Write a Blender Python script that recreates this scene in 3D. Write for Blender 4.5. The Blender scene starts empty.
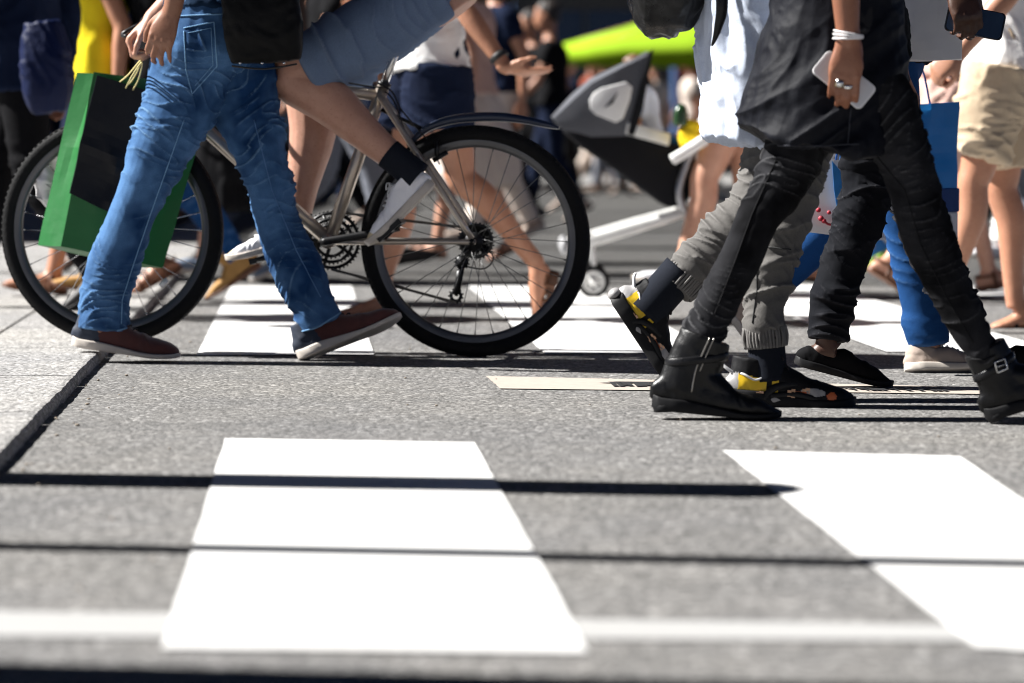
import bpy, math, random
import numpy as np
from mathutils import Vector, Matrix
random.seed(7)
C = bpy.context.scene.collection
SC = bpy.context.scene
R = math.radians

# ------------------------------------------------------------------ camera, world, sun, exposure
FPX = 100.0/36.0*1024.0
CAMZ = 0.65
PITCH = math.atan(199.5/FPX)
cam_d = bpy.data.cameras.new('camera'); cam = bpy.data.objects.new('camera', cam_d); C.objects.link(cam)
cam.location = (0, 0, CAMZ); cam.rotation_euler = (math.pi/2-PITCH, 0, 0)
cam_d.lens = 100; cam_d.sensor_width = 36; cam_d.clip_start = 0.1; cam_d.clip_end = 500
cam_d.dof.use_dof = True; cam_d.dof.focus_distance = 7.5; cam_d.dof.aperture_fstop = 2.6
SC.camera = cam
SUN_EL, SUN_SHADOW = R(42), R(-7.5)             # shadows run to the right and a little towards the camera
to_sun = Vector((-math.cos(SUN_EL)*math.cos(SUN_SHADOW), -math.cos(SUN_EL)*math.sin(SUN_SHADOW), math.sin(SUN_EL)))
world = bpy.data.worlds.new('World'); SC.world = world; world.use_nodes = True
wn = world.node_tree; bg = wn.nodes['Background']
sky = wn.nodes.new('ShaderNodeTexSky'); sky.sky_type = 'NISHITA'; sky.sun_disc = False
sky.sun_elevation = SUN_EL; sky.sun_rotation = math.atan2(to_sun.x, to_sun.y)
sky.air_density = 0.11; sky.dust_density = 0.1; sky.ozone_density = 1.0; sky.altitude = 3000
wn.links.new(sky.outputs[0], bg.inputs[0]); bg.inputs[1].default_value = 0.05
sl = bpy.data.lights.new('sun', 'SUN'); sl.energy = 5.0; sl.angle = R(0.5); sl.color = (1.0, 0.98, 0.945)
sun = bpy.data.objects.new('sun', sl); C.objects.link(sun); sun.location = (-8, 4, 12)
sun.rotation_euler = to_sun.to_track_quat('Z', 'Y').to_euler()
SC.view_settings.view_transform = 'Standard'; SC.view_settings.look = 'None'
SC.view_settings.gamma = 1; SC.view_settings.exposure = 1.45
SC.render.engine = 'CYCLES'
SC.cycles.use_denoising = True; SC.cycles.filter_width = 1.0
SC.cycles.max_bounces = 6; SC.cycles.diffuse_bounces = 3

# ------------------------------------------------------------------ picture measurements -> points in the place
_UP = Vector((0, math.sin(PITCH), math.cos(PITCH))); _FW = Vector((0, math.cos(PITCH), -math.sin(PITCH)))
def ray(px, py): return Vector((1, 0, 0))*((px-512)/FPX) + _UP*(-(py-341.5)/FPX) + _FW
def P(px, py, Y):
    d = ray(px, py); return Vector((0, 0, CAMZ)) + d*(Y/d.y)
def G(px, py, z=0.0):
    d = ray(px, py); return Vector((0, 0, CAMZ)) + d*((z-CAMZ)/d.z)
def px2m(n, Y): return n*Y/FPX
Z = Vector((0, 0, 1))

# ------------------------------------------------------------------ materials
_M = {}
def nd(nt, t, **kw):
    n = nt.nodes.new(t)
    for k, v in kw.items(): setattr(n, k, v)
    return n
def ramp(nt, fac, stops):
    r = nd(nt, 'ShaderNodeValToRGB'); nt.links.new(fac, r.inputs[0])
    e = r.color_ramp.elements
    while len(e) < len(stops): e.new(0.5)
    for i, (p, c) in enumerate(stops):
        e[i].position = p; e[i].color = (c, c, c, 1) if isinstance(c, (int, float)) else (*c, 1)
    return r.outputs[0]
def noise(nt, vec, scale, detail=3, rough=0.55):
    n = nd(nt, 'ShaderNodeTexNoise'); n.inputs['Scale'].default_value = scale
    n.inputs['Detail'].default_value = detail; n.inputs['Roughness'].default_value = rough
    nt.links.new(vec, n.inputs['Vector']); return n.outputs['Fac']
def mixc(nt, fac, a, b, blend='MIX'):
    m = nd(nt, 'ShaderNodeMix', data_type='RGBA', blend_type=blend)
    if isinstance(fac, (int, float)): m.inputs[0].default_value = fac
    else: nt.links.new(fac, m.inputs[0])
    for s, v in ((6, a), (7, b)):
        if isinstance(v, tuple): m.inputs[s].default_value = (*v, 1)
        else: nt.links.new(v, m.inputs[s])
    return m.outputs[2]
def mth(nt, op, a, b=0.5):
    m = nd(nt, 'ShaderNodeMath', operation=op)
    for s, v in ((0, a), (1, b)):
        if isinstance(v, (int, float)): m.inputs[s].default_value = v
        else: nt.links.new(v, m.inputs[s])
    return m.outputs[0]
def start(name):
    m = bpy.data.materials.new(name); m.use_nodes = True; nt = m.node_tree
    b = nt.nodes['Principled BSDF']; tc = nd(nt, 'ShaderNodeTexCoord')
    return m, nt, b, tc.outputs['Object']
def bump(nt, b, h, strength, dist):
    bp = nd(nt, 'ShaderNodeBump'); bp.inputs['Strength'].default_value = strength; bp.inputs['Distance'].default_value = dist
    nt.links.new(h, bp.inputs['Height']); nt.links.new(bp.outputs[0], b.inputs['Normal'])
def plain(name, col, rough=0.6, metal=0.0, var=0.18, scale=25, bs=0.15, bscale=180, bd=0.001, spec=0.5, sheen=0):
    if name in _M: return _M[name]
    m, nt, b, oc = start(name)
    f = noise(nt, oc, scale, 4)
    c0 = tuple(x*(1-var) for x in col); c1 = tuple(min(1, x*(1+var)) for x in col)
    nt.links.new(mixc(nt, f, c0, c1), b.inputs['Base Color'])
    b.inputs['Roughness'].default_value = rough; b.inputs['Metallic'].default_value = metal
    b.inputs['Specular IOR Level'].default_value = spec
    if sheen: b.inputs['Sheen Weight'].default_value = sheen
    if bs: bump(nt, b, noise(nt, oc, bscale, 3), bs, bd)
    _M[name] = m; return m
def fabric(name, col, rough=0.85, var=0.2, wear_lit=0.0, wear_lit_col=None, weave=900, sheen=0.0, spec=0.08, fade=None):
    """woven cloth: mottled dye, fine weave, optional worn ridges with sunlit crests painted in"""
    if name in _M: return _M[name]
    m, nt, b, oc = start(name)
    f = noise(nt, oc, 14, 5, 0.6)
    c = mixc(nt, f, tuple(x*(1-var) for x in col), tuple(min(1, x*(1+var)) for x in col))
    if fade: c = mixc(nt, ramp(nt, noise(nt, oc, 5.5, 3, .6), [(0.38, 0), (0.60, .9)]), c, fade)
    fine = noise(nt, oc, 420, 2)
    c = mixc(nt, ramp(nt, fine, [(0.35, 0), (0.65, 0.35)]), c, tuple(min(1, x*1.6+0.002) for x in col))
    if wear_lit:
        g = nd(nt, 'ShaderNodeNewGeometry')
        w = ramp(nt, g.outputs['Pointiness'], [(0.515, 0), (0.58, 1)])  # pale fold crests: worn cloth, plus painted sun catching the ridges
        w = mth(nt, 'MULTIPLY', w, mth(nt, 'MULTIPLY', noise(nt, oc, 22, 4), wear_lit*1.6))
        c = mixc(nt, w, c, wear_lit_col or tuple(min(1, x*2.5+0.03) for x in col))
    nt.links.new(c, b.inputs['Base Color'])
    b.inputs['Roughness'].default_value = rough; b.inputs['Specular IOR Level'].default_value = spec
    b.inputs['Sheen Weight'].default_value = sheen
    h = mth(nt, 'ADD', noise(nt, oc, weave, 2), mth(nt, 'MULTIPLY', noise(nt, oc, 60, 4), 2.0))
    bump(nt, b, h, 0.35, 0.0015)
    _M[name] = m; return m
def skin(name, col):
    if name in _M: return _M[name]
    m, nt, b, oc = start(name)
    f = noise(nt, oc, 18, 5, 0.65)
    c = mixc(nt, f, (col[0]*0.70, col[1]*0.58, col[2]*0.54), (min(1, col[0]*1.12), col[1]*1.12, col[2]*1.12))
    sp = ramp(nt, noise(nt, oc, 140, 2), [(0.58, 0), (0.70, 0.45)])
    c = mixc(nt, sp, c, (col[0]*0.62, col[1]*0.45, col[2]*0.38))
    nt.links.new(c, b.inputs['Base Color'])
    b.inputs['Roughness'].default_value = 0.48; b.inputs['Specular IOR Level'].default_value = 0.45
    b.inputs['Subsurface Weight'].default_value = 0.12; b.inputs['Subsurface Radius'].default_value = (0.012, 0.004, 0.002)
    b.inputs['Subsurface Scale'].default_value = 1.0
    bump(nt, b, mth(nt, 'ADD', noise(nt, oc, 260, 3), mth(nt, 'MULTIPLY', noise(nt, oc, 45, 3), 1.5)), 0.25, 0.0012)
    _M[name] = m; return m
def leather(name, col, rough=0.36, spec=.25):
    if name in _M: return _M[name]
    m, nt, b, oc = start(name)
    b.inputs['Specular IOR Level'].default_value = spec
    f = noise(nt, oc, 30, 5)
    nt.links.new(mixc(nt, f, tuple(x*0.7 for x in col), tuple(min(1, x*1.5+0.002) for x in col)), b.inputs['Base Color'])
    nt.links.new(ramp(nt, noise(nt, oc, 12, 4), [(0.3, rough-0.08), (0.7, rough+0.2)]), b.inputs['Roughness'])
    bump(nt, b, mth(nt, 'ADD', noise(nt, oc, 330, 3), mth(nt, 'MULTIPLY', noise(nt, oc, 40, 4), 3)), 0.35, 0.0015)
    _M[name] = m; return m
def asphalt(name, dark, light, warm=(0.02, 0.01, 0.0)):
    m, nt, b, oc = start(name)
    n1 = noise(nt, oc, 105, 3, 0.75); n2 = noise(nt, oc, 330, 2); n3 = noise(nt, oc, 0.9, 5, 0.6); n4 = noise(nt, oc, 9, 4)
    c = ramp(nt, n1, [(0.38, dark*0.05), (0.5, (dark+light)/2), (0.61, light*1.9)])
    v = nd(nt, 'ShaderNodeTexVoronoi'); v.inputs['Scale'].default_value = 85; nt.links.new(oc, v.inputs['Vector'])
    sep = nd(nt, 'ShaderNodeSeparateColor'); nt.links.new(v.outputs['Color'], sep.inputs[0])
    st = ramp(nt, sep.outputs[0], [(0.0, dark*0.4), (0.5, (dark+light)/2), (0.86, light*1.2), (1.0, light*2.6)])
    c = mixc(nt, 0.5, c, st)
    c = mixc(nt, ramp(nt, n2, [(0.55, 0), (0.75, 0.55)]), c, (light*1.5,)*3)
    c = mixc(nt, 1.0, c, ramp(nt, n3, [(0.25, (0.80, 0.80, 0.82)), (0.7, (1.08, 1.05, 1.0))]), 'MULTIPLY')
    c = mixc(nt, 1.0, c, ramp(nt, n4, [(0.2, (0.9, 0.9, 0.9)), (0.8, (1.06, 1.04, 1.02))]), 'MULTIPLY')
    sv = nd(nt, 'ShaderNodeMapping'); sv.inputs['Scale'].default_value = (.35, 2.2, 1); nt.links.new(oc, sv.inputs[0])
    stain = ramp(nt, noise(nt, sv.outputs[0], 2.2, 6, .65), [(.52, 0), (.72, .45)])
    c = mixc(nt, stain, c, mixc(nt, .5, c, (dark*.45,)*3))
    gum = nd(nt, 'ShaderNodeTexVoronoi'); gum.inputs['Scale'].default_value = 2.6; nt.links.new(oc, gum.inputs['Vector'])
    c = mixc(nt, ramp(nt, gum.outputs['Distance'], [(.020, .75), (.032, 0)]), c, (light*1.25,)*3)
    nt.links.new(c, b.inputs['Base Color']); b.inputs['Roughness'].default_value = 0.85
    b.inputs['Specular IOR Level'].default_value = 0.25
    bump(nt, b, mth(nt, 'ADD', n1, mth(nt, 'MULTIPLY', v.outputs['Distance'], -0.8)), 0.7, 0.004)
    return m
def paint(name, wear_lit=0.5, col=0.70):
    m, nt, b, oc = start(name)
    n1 = noise(nt, oc, 60, 5, 0.7); n2 = noise(nt, oc, 3.0, 5)
    base = mixc(nt, n2, (col*0.93, col*0.92, col*0.90), (col, col, col))
    tyre = ramp(nt, noise(nt, oc, 1.3, 4, .6), [(.45, 0), (.75, .35)]); base = mixc(nt, tyre, base, (.36, .35, .34))
    gaps = mth(nt, 'MULTIPLY', ramp(nt, n1, [(0.62, 0), (0.70, 1)]), ramp(nt, n2, [(0.40, 0), (0.66, wear_lit)]))
    crack = ramp(nt, noise(nt, oc, 170, 2), [(0.60, 0), (0.68, 0.25)])
    c = mixc(nt, crack, mixc(nt, gaps, base, (0.3, 0.29, 0.28)), (0.5, 0.49, 0.47))
    nt.links.new(c, b.inputs['Base Color']); b.inputs['Roughness'].default_value = 0.7
    bump(nt, b, n1, 0.3, 0.002); return m

# ------------------------------------------------------------------ mesh helpers
def rnd3(ix, iy, iz, seed):
    h = (ix*374761393 + iy*668265263 + iz*2147483647 + seed*1274126177) & 0xffffffff
    h = ((h ^ (h >> 13))*1274126177) & 0xffffffff
    h = h ^ (h >> 16)
    return (h & 0xffff)/65535.0
def vnoise(p, seed=0):
    i = np.floor(p).astype(np.int64); f = p-i; u = f*f*(3-2*f); r = 0
    for dx in (0, 1):
        for dy in (0, 1):
            for dz in (0, 1):
                w = (u[:, 0] if dx else 1-u[:, 0])*(u[:, 1] if dy else 1-u[:, 1])*(u[:, 2] if dz else 1-u[:, 2])
                r = r + w*rnd3(i[:, 0]+dx, i[:, 1]+dy, i[:, 2]+dz, seed)
    return r
def ridge(p, seed=0):
    return 1-np.abs(2*vnoise(p, seed)-1)
def catmull(pts, rad, sub):
    pts = [np.array(p, float) for p in pts]; rad = [np.array(r if isinstance(r, (tuple, list, np.ndarray)) else (r, r), float) for r in rad]
    if sub <= 1 or len(pts) < 3: return pts, rad
    op, orr = [], []
    n = len(pts)
    for i in range(n-1):
        p0, p1, p2, p3 = pts[max(i-1, 0)], pts[i], pts[i+1], pts[min(i+2, n-1)]
        r0, r1, r2, r3 = rad[max(i-1, 0)], rad[i], rad[i+1], rad[min(i+2, n-1)]
        for k in range(sub):
            t = k/sub; t2 = t*t; t3 = t2*t
            f = lambda a, b, c, d: 0.5*((2*b)+(-a+c)*t+(2*a-5*b+4*c-d)*t2+(-a+3*b-3*c+d)*t3)
            op.append(f(p0, p1, p2, p3)); orr.append(np.maximum(f(r0, r1, r2, r3), 1e-4))
    op.append(pts[-1]); orr.append(rad[-1]); return op, orr
def loft(pts, rad, ref=(1, 0, 0), n=18, sub=4, e=2.0, cap=True, round_ends=False):
    """tube through pts; rad = (half size along ref, half size across); e = superellipse exponent"""
    pts, rad = catmull(pts, rad, sub)
    if round_ends:
        t0 = pts[0]-pts[1]; t0 = t0/np.linalg.norm(t0); t1 = pts[-1]-pts[-2]; t1 = t1/np.linalg.norm(t1)
        r0, r1 = rad[0], rad[-1]; m0, m1 = min(r0), min(r1)
        pts = [pts[0]+t0*m0*math.sin(a) for a in (1.3, 0.9, 0.45)] + pts + [pts[-1]+t1*m1*math.sin(a) for a in (0.45, 0.9, 1.3)]
        rad = [r0*math.cos(a) for a in (1.3, 0.9, 0.45)] + rad + [r1*math.cos(a) for a in (0.45, 0.9, 1.3)]
    ref = np.array(ref, float); V, F = [], []
    m = len(pts)
    for i in range(m):
        t = pts[min(i+1, m-1)]-pts[max(i-1, 0)]; t = t/(np.linalg.norm(t)+1e-12)
        a = ref-t*np.dot(ref, t)
        if np.linalg.norm(a) < 1e-3: a = np.array([0.3, 0.2, 0.9])-t*np.dot([0.3, 0.2, 0.9], t)
        a = a/np.linalg.norm(a); b = np.cross(t, a)
        for k in range(n):
            th = 2*math.pi*k/n; c, s = math.cos(th), math.sin(th)
            if e != 2: c = math.copysign(abs(c)**(2/e), c); s = math.copysign(abs(s)**(2/e), s)
            V.append(pts[i]+a*c*rad[i][0]+b*s*rad[i][1])
    for i in range(m-1):
        for k in range(n):
            k2 = (k+1) % n
            F.append((i*n+k, i*n+k2, (i+1)*n+k2, (i+1)*n+k))
    if cap:
        F.append(tuple(range(n-1, -1, -1))); F.append(tuple((m-1)*n+k for k in range(n)))
    return V, F
def ball(c, r, ref=(1, 0, 0), n=14):
    c = np.array(c, float); r = r if isinstance(r, tuple) else (r, r, r)
    V, F = [], []; m = 9
    for i in range(m):
        ph = math.pi*(i+0.35)/(m-0.3)
        for k in range(n):
            th = 2*math.pi*k/n
            V.append(c+np.array([r[0]*math.sin(ph)*math.cos(th), r[1]*math.sin(ph)*math.sin(th), r[2]*math.cos(ph)]))
    for i in range(m-1):
        for k in range(n):
            F.append((i*n+k, (i+1)*n+k, (i+1)*n+(k+1) % n, i*n+(k+1) % n))
    F.append(tuple(range(n))); F.append(tuple((m-1)*n+k for k in range(n-1, -1, -1)))
    return V, F
def prism(poly, axis, thick):
    """poly: world points in one plane; extruded by axis*thick both ways"""
    a = np.array(axis, float)*thick; n = len(poly)
    p = [np.array(q, float) for q in poly]
    V = [q-a for q in p]+[q+a for q in p]
    F = [tuple(range(n-1, -1, -1)), tuple(range(n, 2*n))]+[(i, (i+1) % n, n+(i+1) % n, n+i) for i in range(n)]
    return V, F
def box(c, s, ax=None):
    c = np.array(c, float); ax = ax or [np.array((1, 0, 0.)), np.array((0, 1., 0)), np.array((0, 0, 1.))]
    V = [c+sum(np.array(ax[i], float)*s[i]*0.5*sg[i] for i in range(3)) for sg in
         ((-1, -1, -1), (1, -1, -1), (1, 1, -1), (-1, 1, -1), (-1, -1, 1), (1, -1, 1), (1, 1, 1), (-1, 1, 1))]
    return V, [(0, 3, 2, 1), (4, 5, 6, 7), (0, 1, 5, 4), (1, 2, 6, 5), (2, 3, 7, 6), (3, 0, 4, 7)]
def ring(c, axis, rad, prof, n=64, u0=None):
    """revolve prof [(dr, da)] around axis"""
    c = np.array(c, float); ax = np.array(axis, float); ax = ax/np.linalg.norm(ax)
    u = np.cross(ax, (0, 0, 1.0)); u = u/np.linalg.norm(u) if np.linalg.norm(u) > 1e-6 else np.array((1., 0, 0)); v = np.cross(ax, u)
    V, F, m = [], [], len(prof)
    for i in range(n):
        th = 2*math.pi*i/n; d = u*math.cos(th)+v*math.sin(th)
        for dr, da in prof: V.append(c+d*(rad+dr)+ax*da)
    for i in range(n):
        for k in range(m):
            F.append((i*m+k, ((i+1) % n)*m+k, ((i+1) % n)*m+(k+1) % m, i*m+(k+1) % m))
    return V, F
def circ(r, n=10, ry=None): return [(r*math.cos(2*math.pi*k/n), (ry or r)*math.sin(2*math.pi*k/n)) for k in range(n)]
def tube(pts, r, n=10, sub=1, ref=(0.1, 1, 0.2)): return loft(pts, [r]*len(pts), ref=ref, n=n, sub=sub)
def join(parts):
    V, F = [], []
    for v, f in parts:
        o = len(V); V.extend(v); F.extend([tuple(i+o for i in q) for q in f])
    return V, F
def mesh_of(parts, base=(0, 0, 0)):
    V, F = join(parts); b = np.array(base, float)
    me = bpy.data.meshes.new('mesh'); me.from_pydata([tuple(np.array(v)-b) for v in V], [], F); me.update()
    return me
def fix_normals(me):
    import bmesh
    bm = bmesh.new(); bm.from_mesh(me); bmesh.ops.recalc_face_normals(bm, faces=bm.faces); bm.to_mesh(me); bm.free()
def smooth(me, on=True): me.polygons.foreach_set('use_smooth', [on]*len(me.polygons)); me.update()
def getV(me):
    a = np.empty(len(me.vertices)*3); me.vertices.foreach_get('co', a); return a.reshape(-1, 3)
def setV(me, V): me.vertices.foreach_set('co', np.ascontiguousarray(V).reshape(-1)); me.update()
def getN(me):
    a = np.empty(len(me.vertices)*3); me.vertex_normals.foreach_get('vector', a); return a.reshape(-1, 3)
def relax(me, it, k=0.5):
    if not it: return
    e = np.empty(len(me.edges)*2, np.int64); me.edges.foreach_get('vertices', e); e = e.reshape(-1, 2)
    V = getV(me); cnt = np.bincount(e.ravel(), minlength=len(V)).astype(float)[:, None]
    for _ in range(it):
        S = np.zeros_like(V)
        for d in range(3):
            S[:, d] = np.bincount(e[:, 0], V[e[:, 1], d], len(V))+np.bincount(e[:, 1], V[e[:, 0], d], len(V))
        V = V+(S/np.maximum(cnt, 1)-V)*k
    setV(me, V)
def remesh(parts, voxel, relax_it=4, base=(0, 0, 0)):
    me = mesh_of(parts); fix_normals(me)
    o = bpy.data.objects.new('tmp', me); C.objects.link(o)
    md = o.modifiers.new('r', 'REMESH'); md.mode = 'VOXEL'; md.voxel_size = voxel
    dg = bpy.context.evaluated_depsgraph_get(); dg.update()
    out = bpy.data.meshes.new_from_object(o.evaluated_get(dg))
    bpy.data.objects.remove(o); bpy.data.meshes.remove(me)
    relax(out, relax_it)
    return out
def shift(me, base): setV(me, getV(me)-np.array(base, float))

# ------------------------------------------------------------------ object helpers
def tag(o, label=None, cat=None, group=None, kind=None):
    if label: o['label'] = label
    if cat: o['category'] = cat
    if group: o['group'] = group
    if kind: o['kind'] = kind
    return o
def obj(name, me, mats, parent=None, base=None, label=None, sm=True):
    """mesh vertices are relative to base (the parent's place) when there is a parent"""
    o = bpy.data.objects.new(name, me); C.objects.link(o)
    for m in (mats if isinstance(mats, (list, tuple)) else [mats]): me.materials.append(m)
    if sm: smooth(me)
    if parent: o.parent = parent
    elif base is not None: o.location = base
    if label: o['label'] = label
    return o
def part(name, parts, mats, parent, base, sm=True, label=None, bevel=0):
    me = mesh_of(parts, base); fix_normals(me)
    o = obj(name, me, mats, parent, label=label, sm=sm)
    if bevel:
        b = o.modifiers.new('b', 'BEVEL'); b.width = bevel; b.segments = 2; b.limit_method = 'ANGLE'
    return o
def empty(name, loc, label=None, cat=None, group=None):
    o = bpy.data.objects.new(name, None); C.objects.link(o); o.location = loc; o.empty_display_size = 0.1
    return tag(o, label, cat, group)
# ------------------------------------------------------------------ people: hands, bodies, clothes, shoes
def unit(v): v = Vector(v); return v/v.length
def rot(v, axis, ang): return Matrix.Rotation(ang, 3, Vector(axis)) @ Vector(v)
def hand(w, d, n, thumb, size=1.0, curls=None, tcurl=0.5, spread=0.05, tspread=1.0):
    """w wrist, d towards the fingers, n out of the back of the hand, thumb: +1/-1 side along n x d. Returns lofts and joints"""
    x = unit(d); z = unit(Vector(n)-x*Vector(n).dot(x)); y = z.cross(x)*thumb; s = size; w = Vector(w)
    pt = lambda a, b, c: w+x*a*s+y*b*s+z*c*s
    parts = [loft([pt(-0.02, 0, 0), pt(0.02, 0.001, 0), pt(0.06, 0.002, 0.002), pt(0.094, 0.0, 0.0)],
                  [(0.019*s, 0.027*s), (0.017*s, 0.031*s), (0.0145*s, 0.041*s), (0.011*s, 0.040*s)], ref=z, n=20, sub=4, e=2.4, round_ends=True)]
    parts.append(ball(pt(0.035, 0.022, -0.010), 0.018*s))
    curls = curls or [(0.35, 0.45, 0.3)]*4
    bases = [(0.088, 0.030), (0.093, 0.0105), (0.090, -0.0095), (0.081, -0.0285)]
    lens = [(0.043, 0.026, 0.021), (0.047, 0.029, 0.022), (0.043, 0.027, 0.021), (0.034, 0.021, 0.019)]
    J = []
    for i in range(4):
        sp = spread*(1.5-i)*thumb
        fx = rot(x, z, sp); fy = z.cross(fx)
        p = pt(bases[i][0], bases[i][1], 0.001); a = 0; pts = [p-fx*0.02*s, p]; js = [p.copy()]
        r0 = (0.0092, 0.0095, 0.0091, 0.0080)[i]*s; rr = [r0*0.9, r0*1.12]
        for k in range(3):
            a += curls[i][k]; dirv = rot(fx, fy, a) if True else fx
            if dirv.dot(z) > 0 and a > 0.05: dirv = rot(fx, fy, -a)
            q = p+dirv*lens[i][k]*s
            pts += [p+(q-p)*0.5, q]; rr += [r0*(0.94-0.08*k), r0*(1.02-0.12*k) if k < 2 else r0*0.72]
            p = q; js.append(p.copy())
        parts.append(loft(pts, rr, ref=z, n=12, sub=3, round_ends=True)); J.append(js)
    b = pt(0.018, 0.020, -0.006); t1 = unit(x*0.72+y*0.62*tspread-z*0.30)
    t2 = unit(x*(0.9-0.2*tcurl)+y*(0.38-0.55*tcurl)*tspread-z*(0.25+0.5*tcurl)); t3 = unit(x*(0.95-0.3*tcurl)+y*(0.15-0.6*tcurl)-z*(0.3+0.6*tcurl))
    q1 = b+t1*0.046*s; q2 = q1+t2*0.035*s; q3 = q2+t3*0.028*s
    parts.append(loft([b, q1, q1+(q2-q1)*0.5, q2, q3], [0.017*s, 0.0118*s, 0.0104*s, 0.0106*s, 0.0078*s], ref=z, n=12, sub=3, round_ends=True))
    # knuckles and tendons on the back of the hand
    for i in range(4):
        parts.append(ball(pt(bases[i][0]-0.002, bases[i][1], 0.0075), 0.0075*s, n=8))
        parts.append(loft([pt(0.02, bases[i][1]*0.35, 0.0135), pt(0.085, bases[i][1], 0.0085)], [0.0045*s]*2, ref=z, n=8, sub=1))
    return parts, J, (q1, q2, q3)

def head_parts(c, F, L, k=1.0):
    c = Vector(c); pt = lambda f, l, z: c+F*f*k+L*l*k+Z*z*k
    p = [loft([pt(0.055, 0, -0.115), pt(0.045, 0, -0.09), pt(0.022, 0, -0.05), pt(0.005, 0, 0), pt(-0.004, 0, 0.055), pt(-0.01, 0, 0.10), pt(-0.012, 0, 0.117)],
              [(0.022*k, 0.025*k), (0.05*k, 0.048*k), (0.078*k, 0.064*k), (0.094*k, 0.074*k), (0.093*k, 0.074*k), (0.058*k, 0.048*k), (0.015*k, 0.015*k)], ref=F, n=20)]
    p.append(loft([pt(0.092, 0, 0.02), pt(0.108, 0, -0.01), pt(0.112, 0, -0.03), pt(0.095, 0, -0.038)], [0.009*k, 0.011*k, 0.014*k, 0.009*k], ref=L, n=10, sub=3, round_ends=True))
    for s in (1, -1):
        p.append(loft([pt(-0.005, 0.074*s, 0.022), pt(-0.012, 0.082*s, 0.012), pt(-0.01, 0.080*s, -0.02), pt(0.0, 0.072*s, -0.038)], [(0.016*k, 0.006*k), (0.02*k, 0.007*k), (0.015*k, 0.006*k), (0.007*k, 0.005*k)], ref=F, n=10, sub=3, round_ends=True))
        p.append(loft([pt(0.084, 0.012*s, 0.03), pt(0.079, 0.045*s, 0.03)], [0.010*k, 0.008*k], ref=Z, n=8, sub=1, round_ends=True))
    p.append(loft([pt(0.086, 0.024, -0.062), pt(0.094, 0, -0.060), pt(0.086, -0.024, -0.062)], [0.006*k, 0.008*k, 0.006*k], ref=Z, n=8, sub=3, round_ends=True))
    p.append(loft([pt(0.081, 0.020, -0.073), pt(0.089, 0, -0.073), pt(0.081, -0.020, -0.073)], [0.006*k, 0.008*k, 0.006*k], ref=Z, n=8, sub=3, round_ends=True))
    return p
def face_bits(o, c, F, L, k, base):
    c = Vector(c)
    w = plain('eye_white', (0.75, 0.72, 0.68), 0.2, var=0.02, bs=0); d = plain('iris', (0.03, 0.02, 0.015), 0.15, var=0.05, bs=0)
    for s in (1, -1):
        e = c+F*0.077*k+L*0.031*s*k+Z*0.012*k
        eo = part('eye', [ball(e, 0.0115*k)], w, o, base)
        part('iris', [ball(e+F*0.0065*k, 0.0062*k)], d, eo, base)
def hair_mesh(c, F, L, k, style, base):
    c = Vector(c); pt = lambda f, l, z: c+F*f*k+L*l*k+Z*z*k
    p = [loft([pt(-0.055, 0, -0.055), pt(-0.035, 0, 0.0), pt(-0.018, 0, 0.05), pt(-0.012, 0, 0.09), pt(-0.012, 0, 0.128)],
              [(0.05*k, 0.06*k), (0.075*k, 0.081*k), (0.10*k, 0.084*k), (0.085*k, 0.068*k), (0.018*k, 0.018*k)], ref=F, n=20)]
    if style == 'long':
        p.append(loft([pt(-0.06, 0, 0.05), pt(-0.085, 0, -0.05), pt(-0.10, 0, -0.15), pt(-0.10, 0, -0.27)], [(0.05*k, 0.08*k), (0.045*k, 0.088*k), (0.035*k, 0.09*k), (0.015*k, 0.07*k)], ref=F, n=16))
    if style == 'bun': p.append(ball(pt(-0.10, 0, 0.09), 0.042*k))
    me = remesh(p, 0.008, 2)
    V = getV(me); N = getN(me)
    q = np.stack([V[:, 0]*90, V[:, 1]*90, V[:, 2]*18], 1)
    setV(me, V+N*((ridge(q, 5)-0.5)*0.008)[:, None]); shift(me, base); return me

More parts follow.
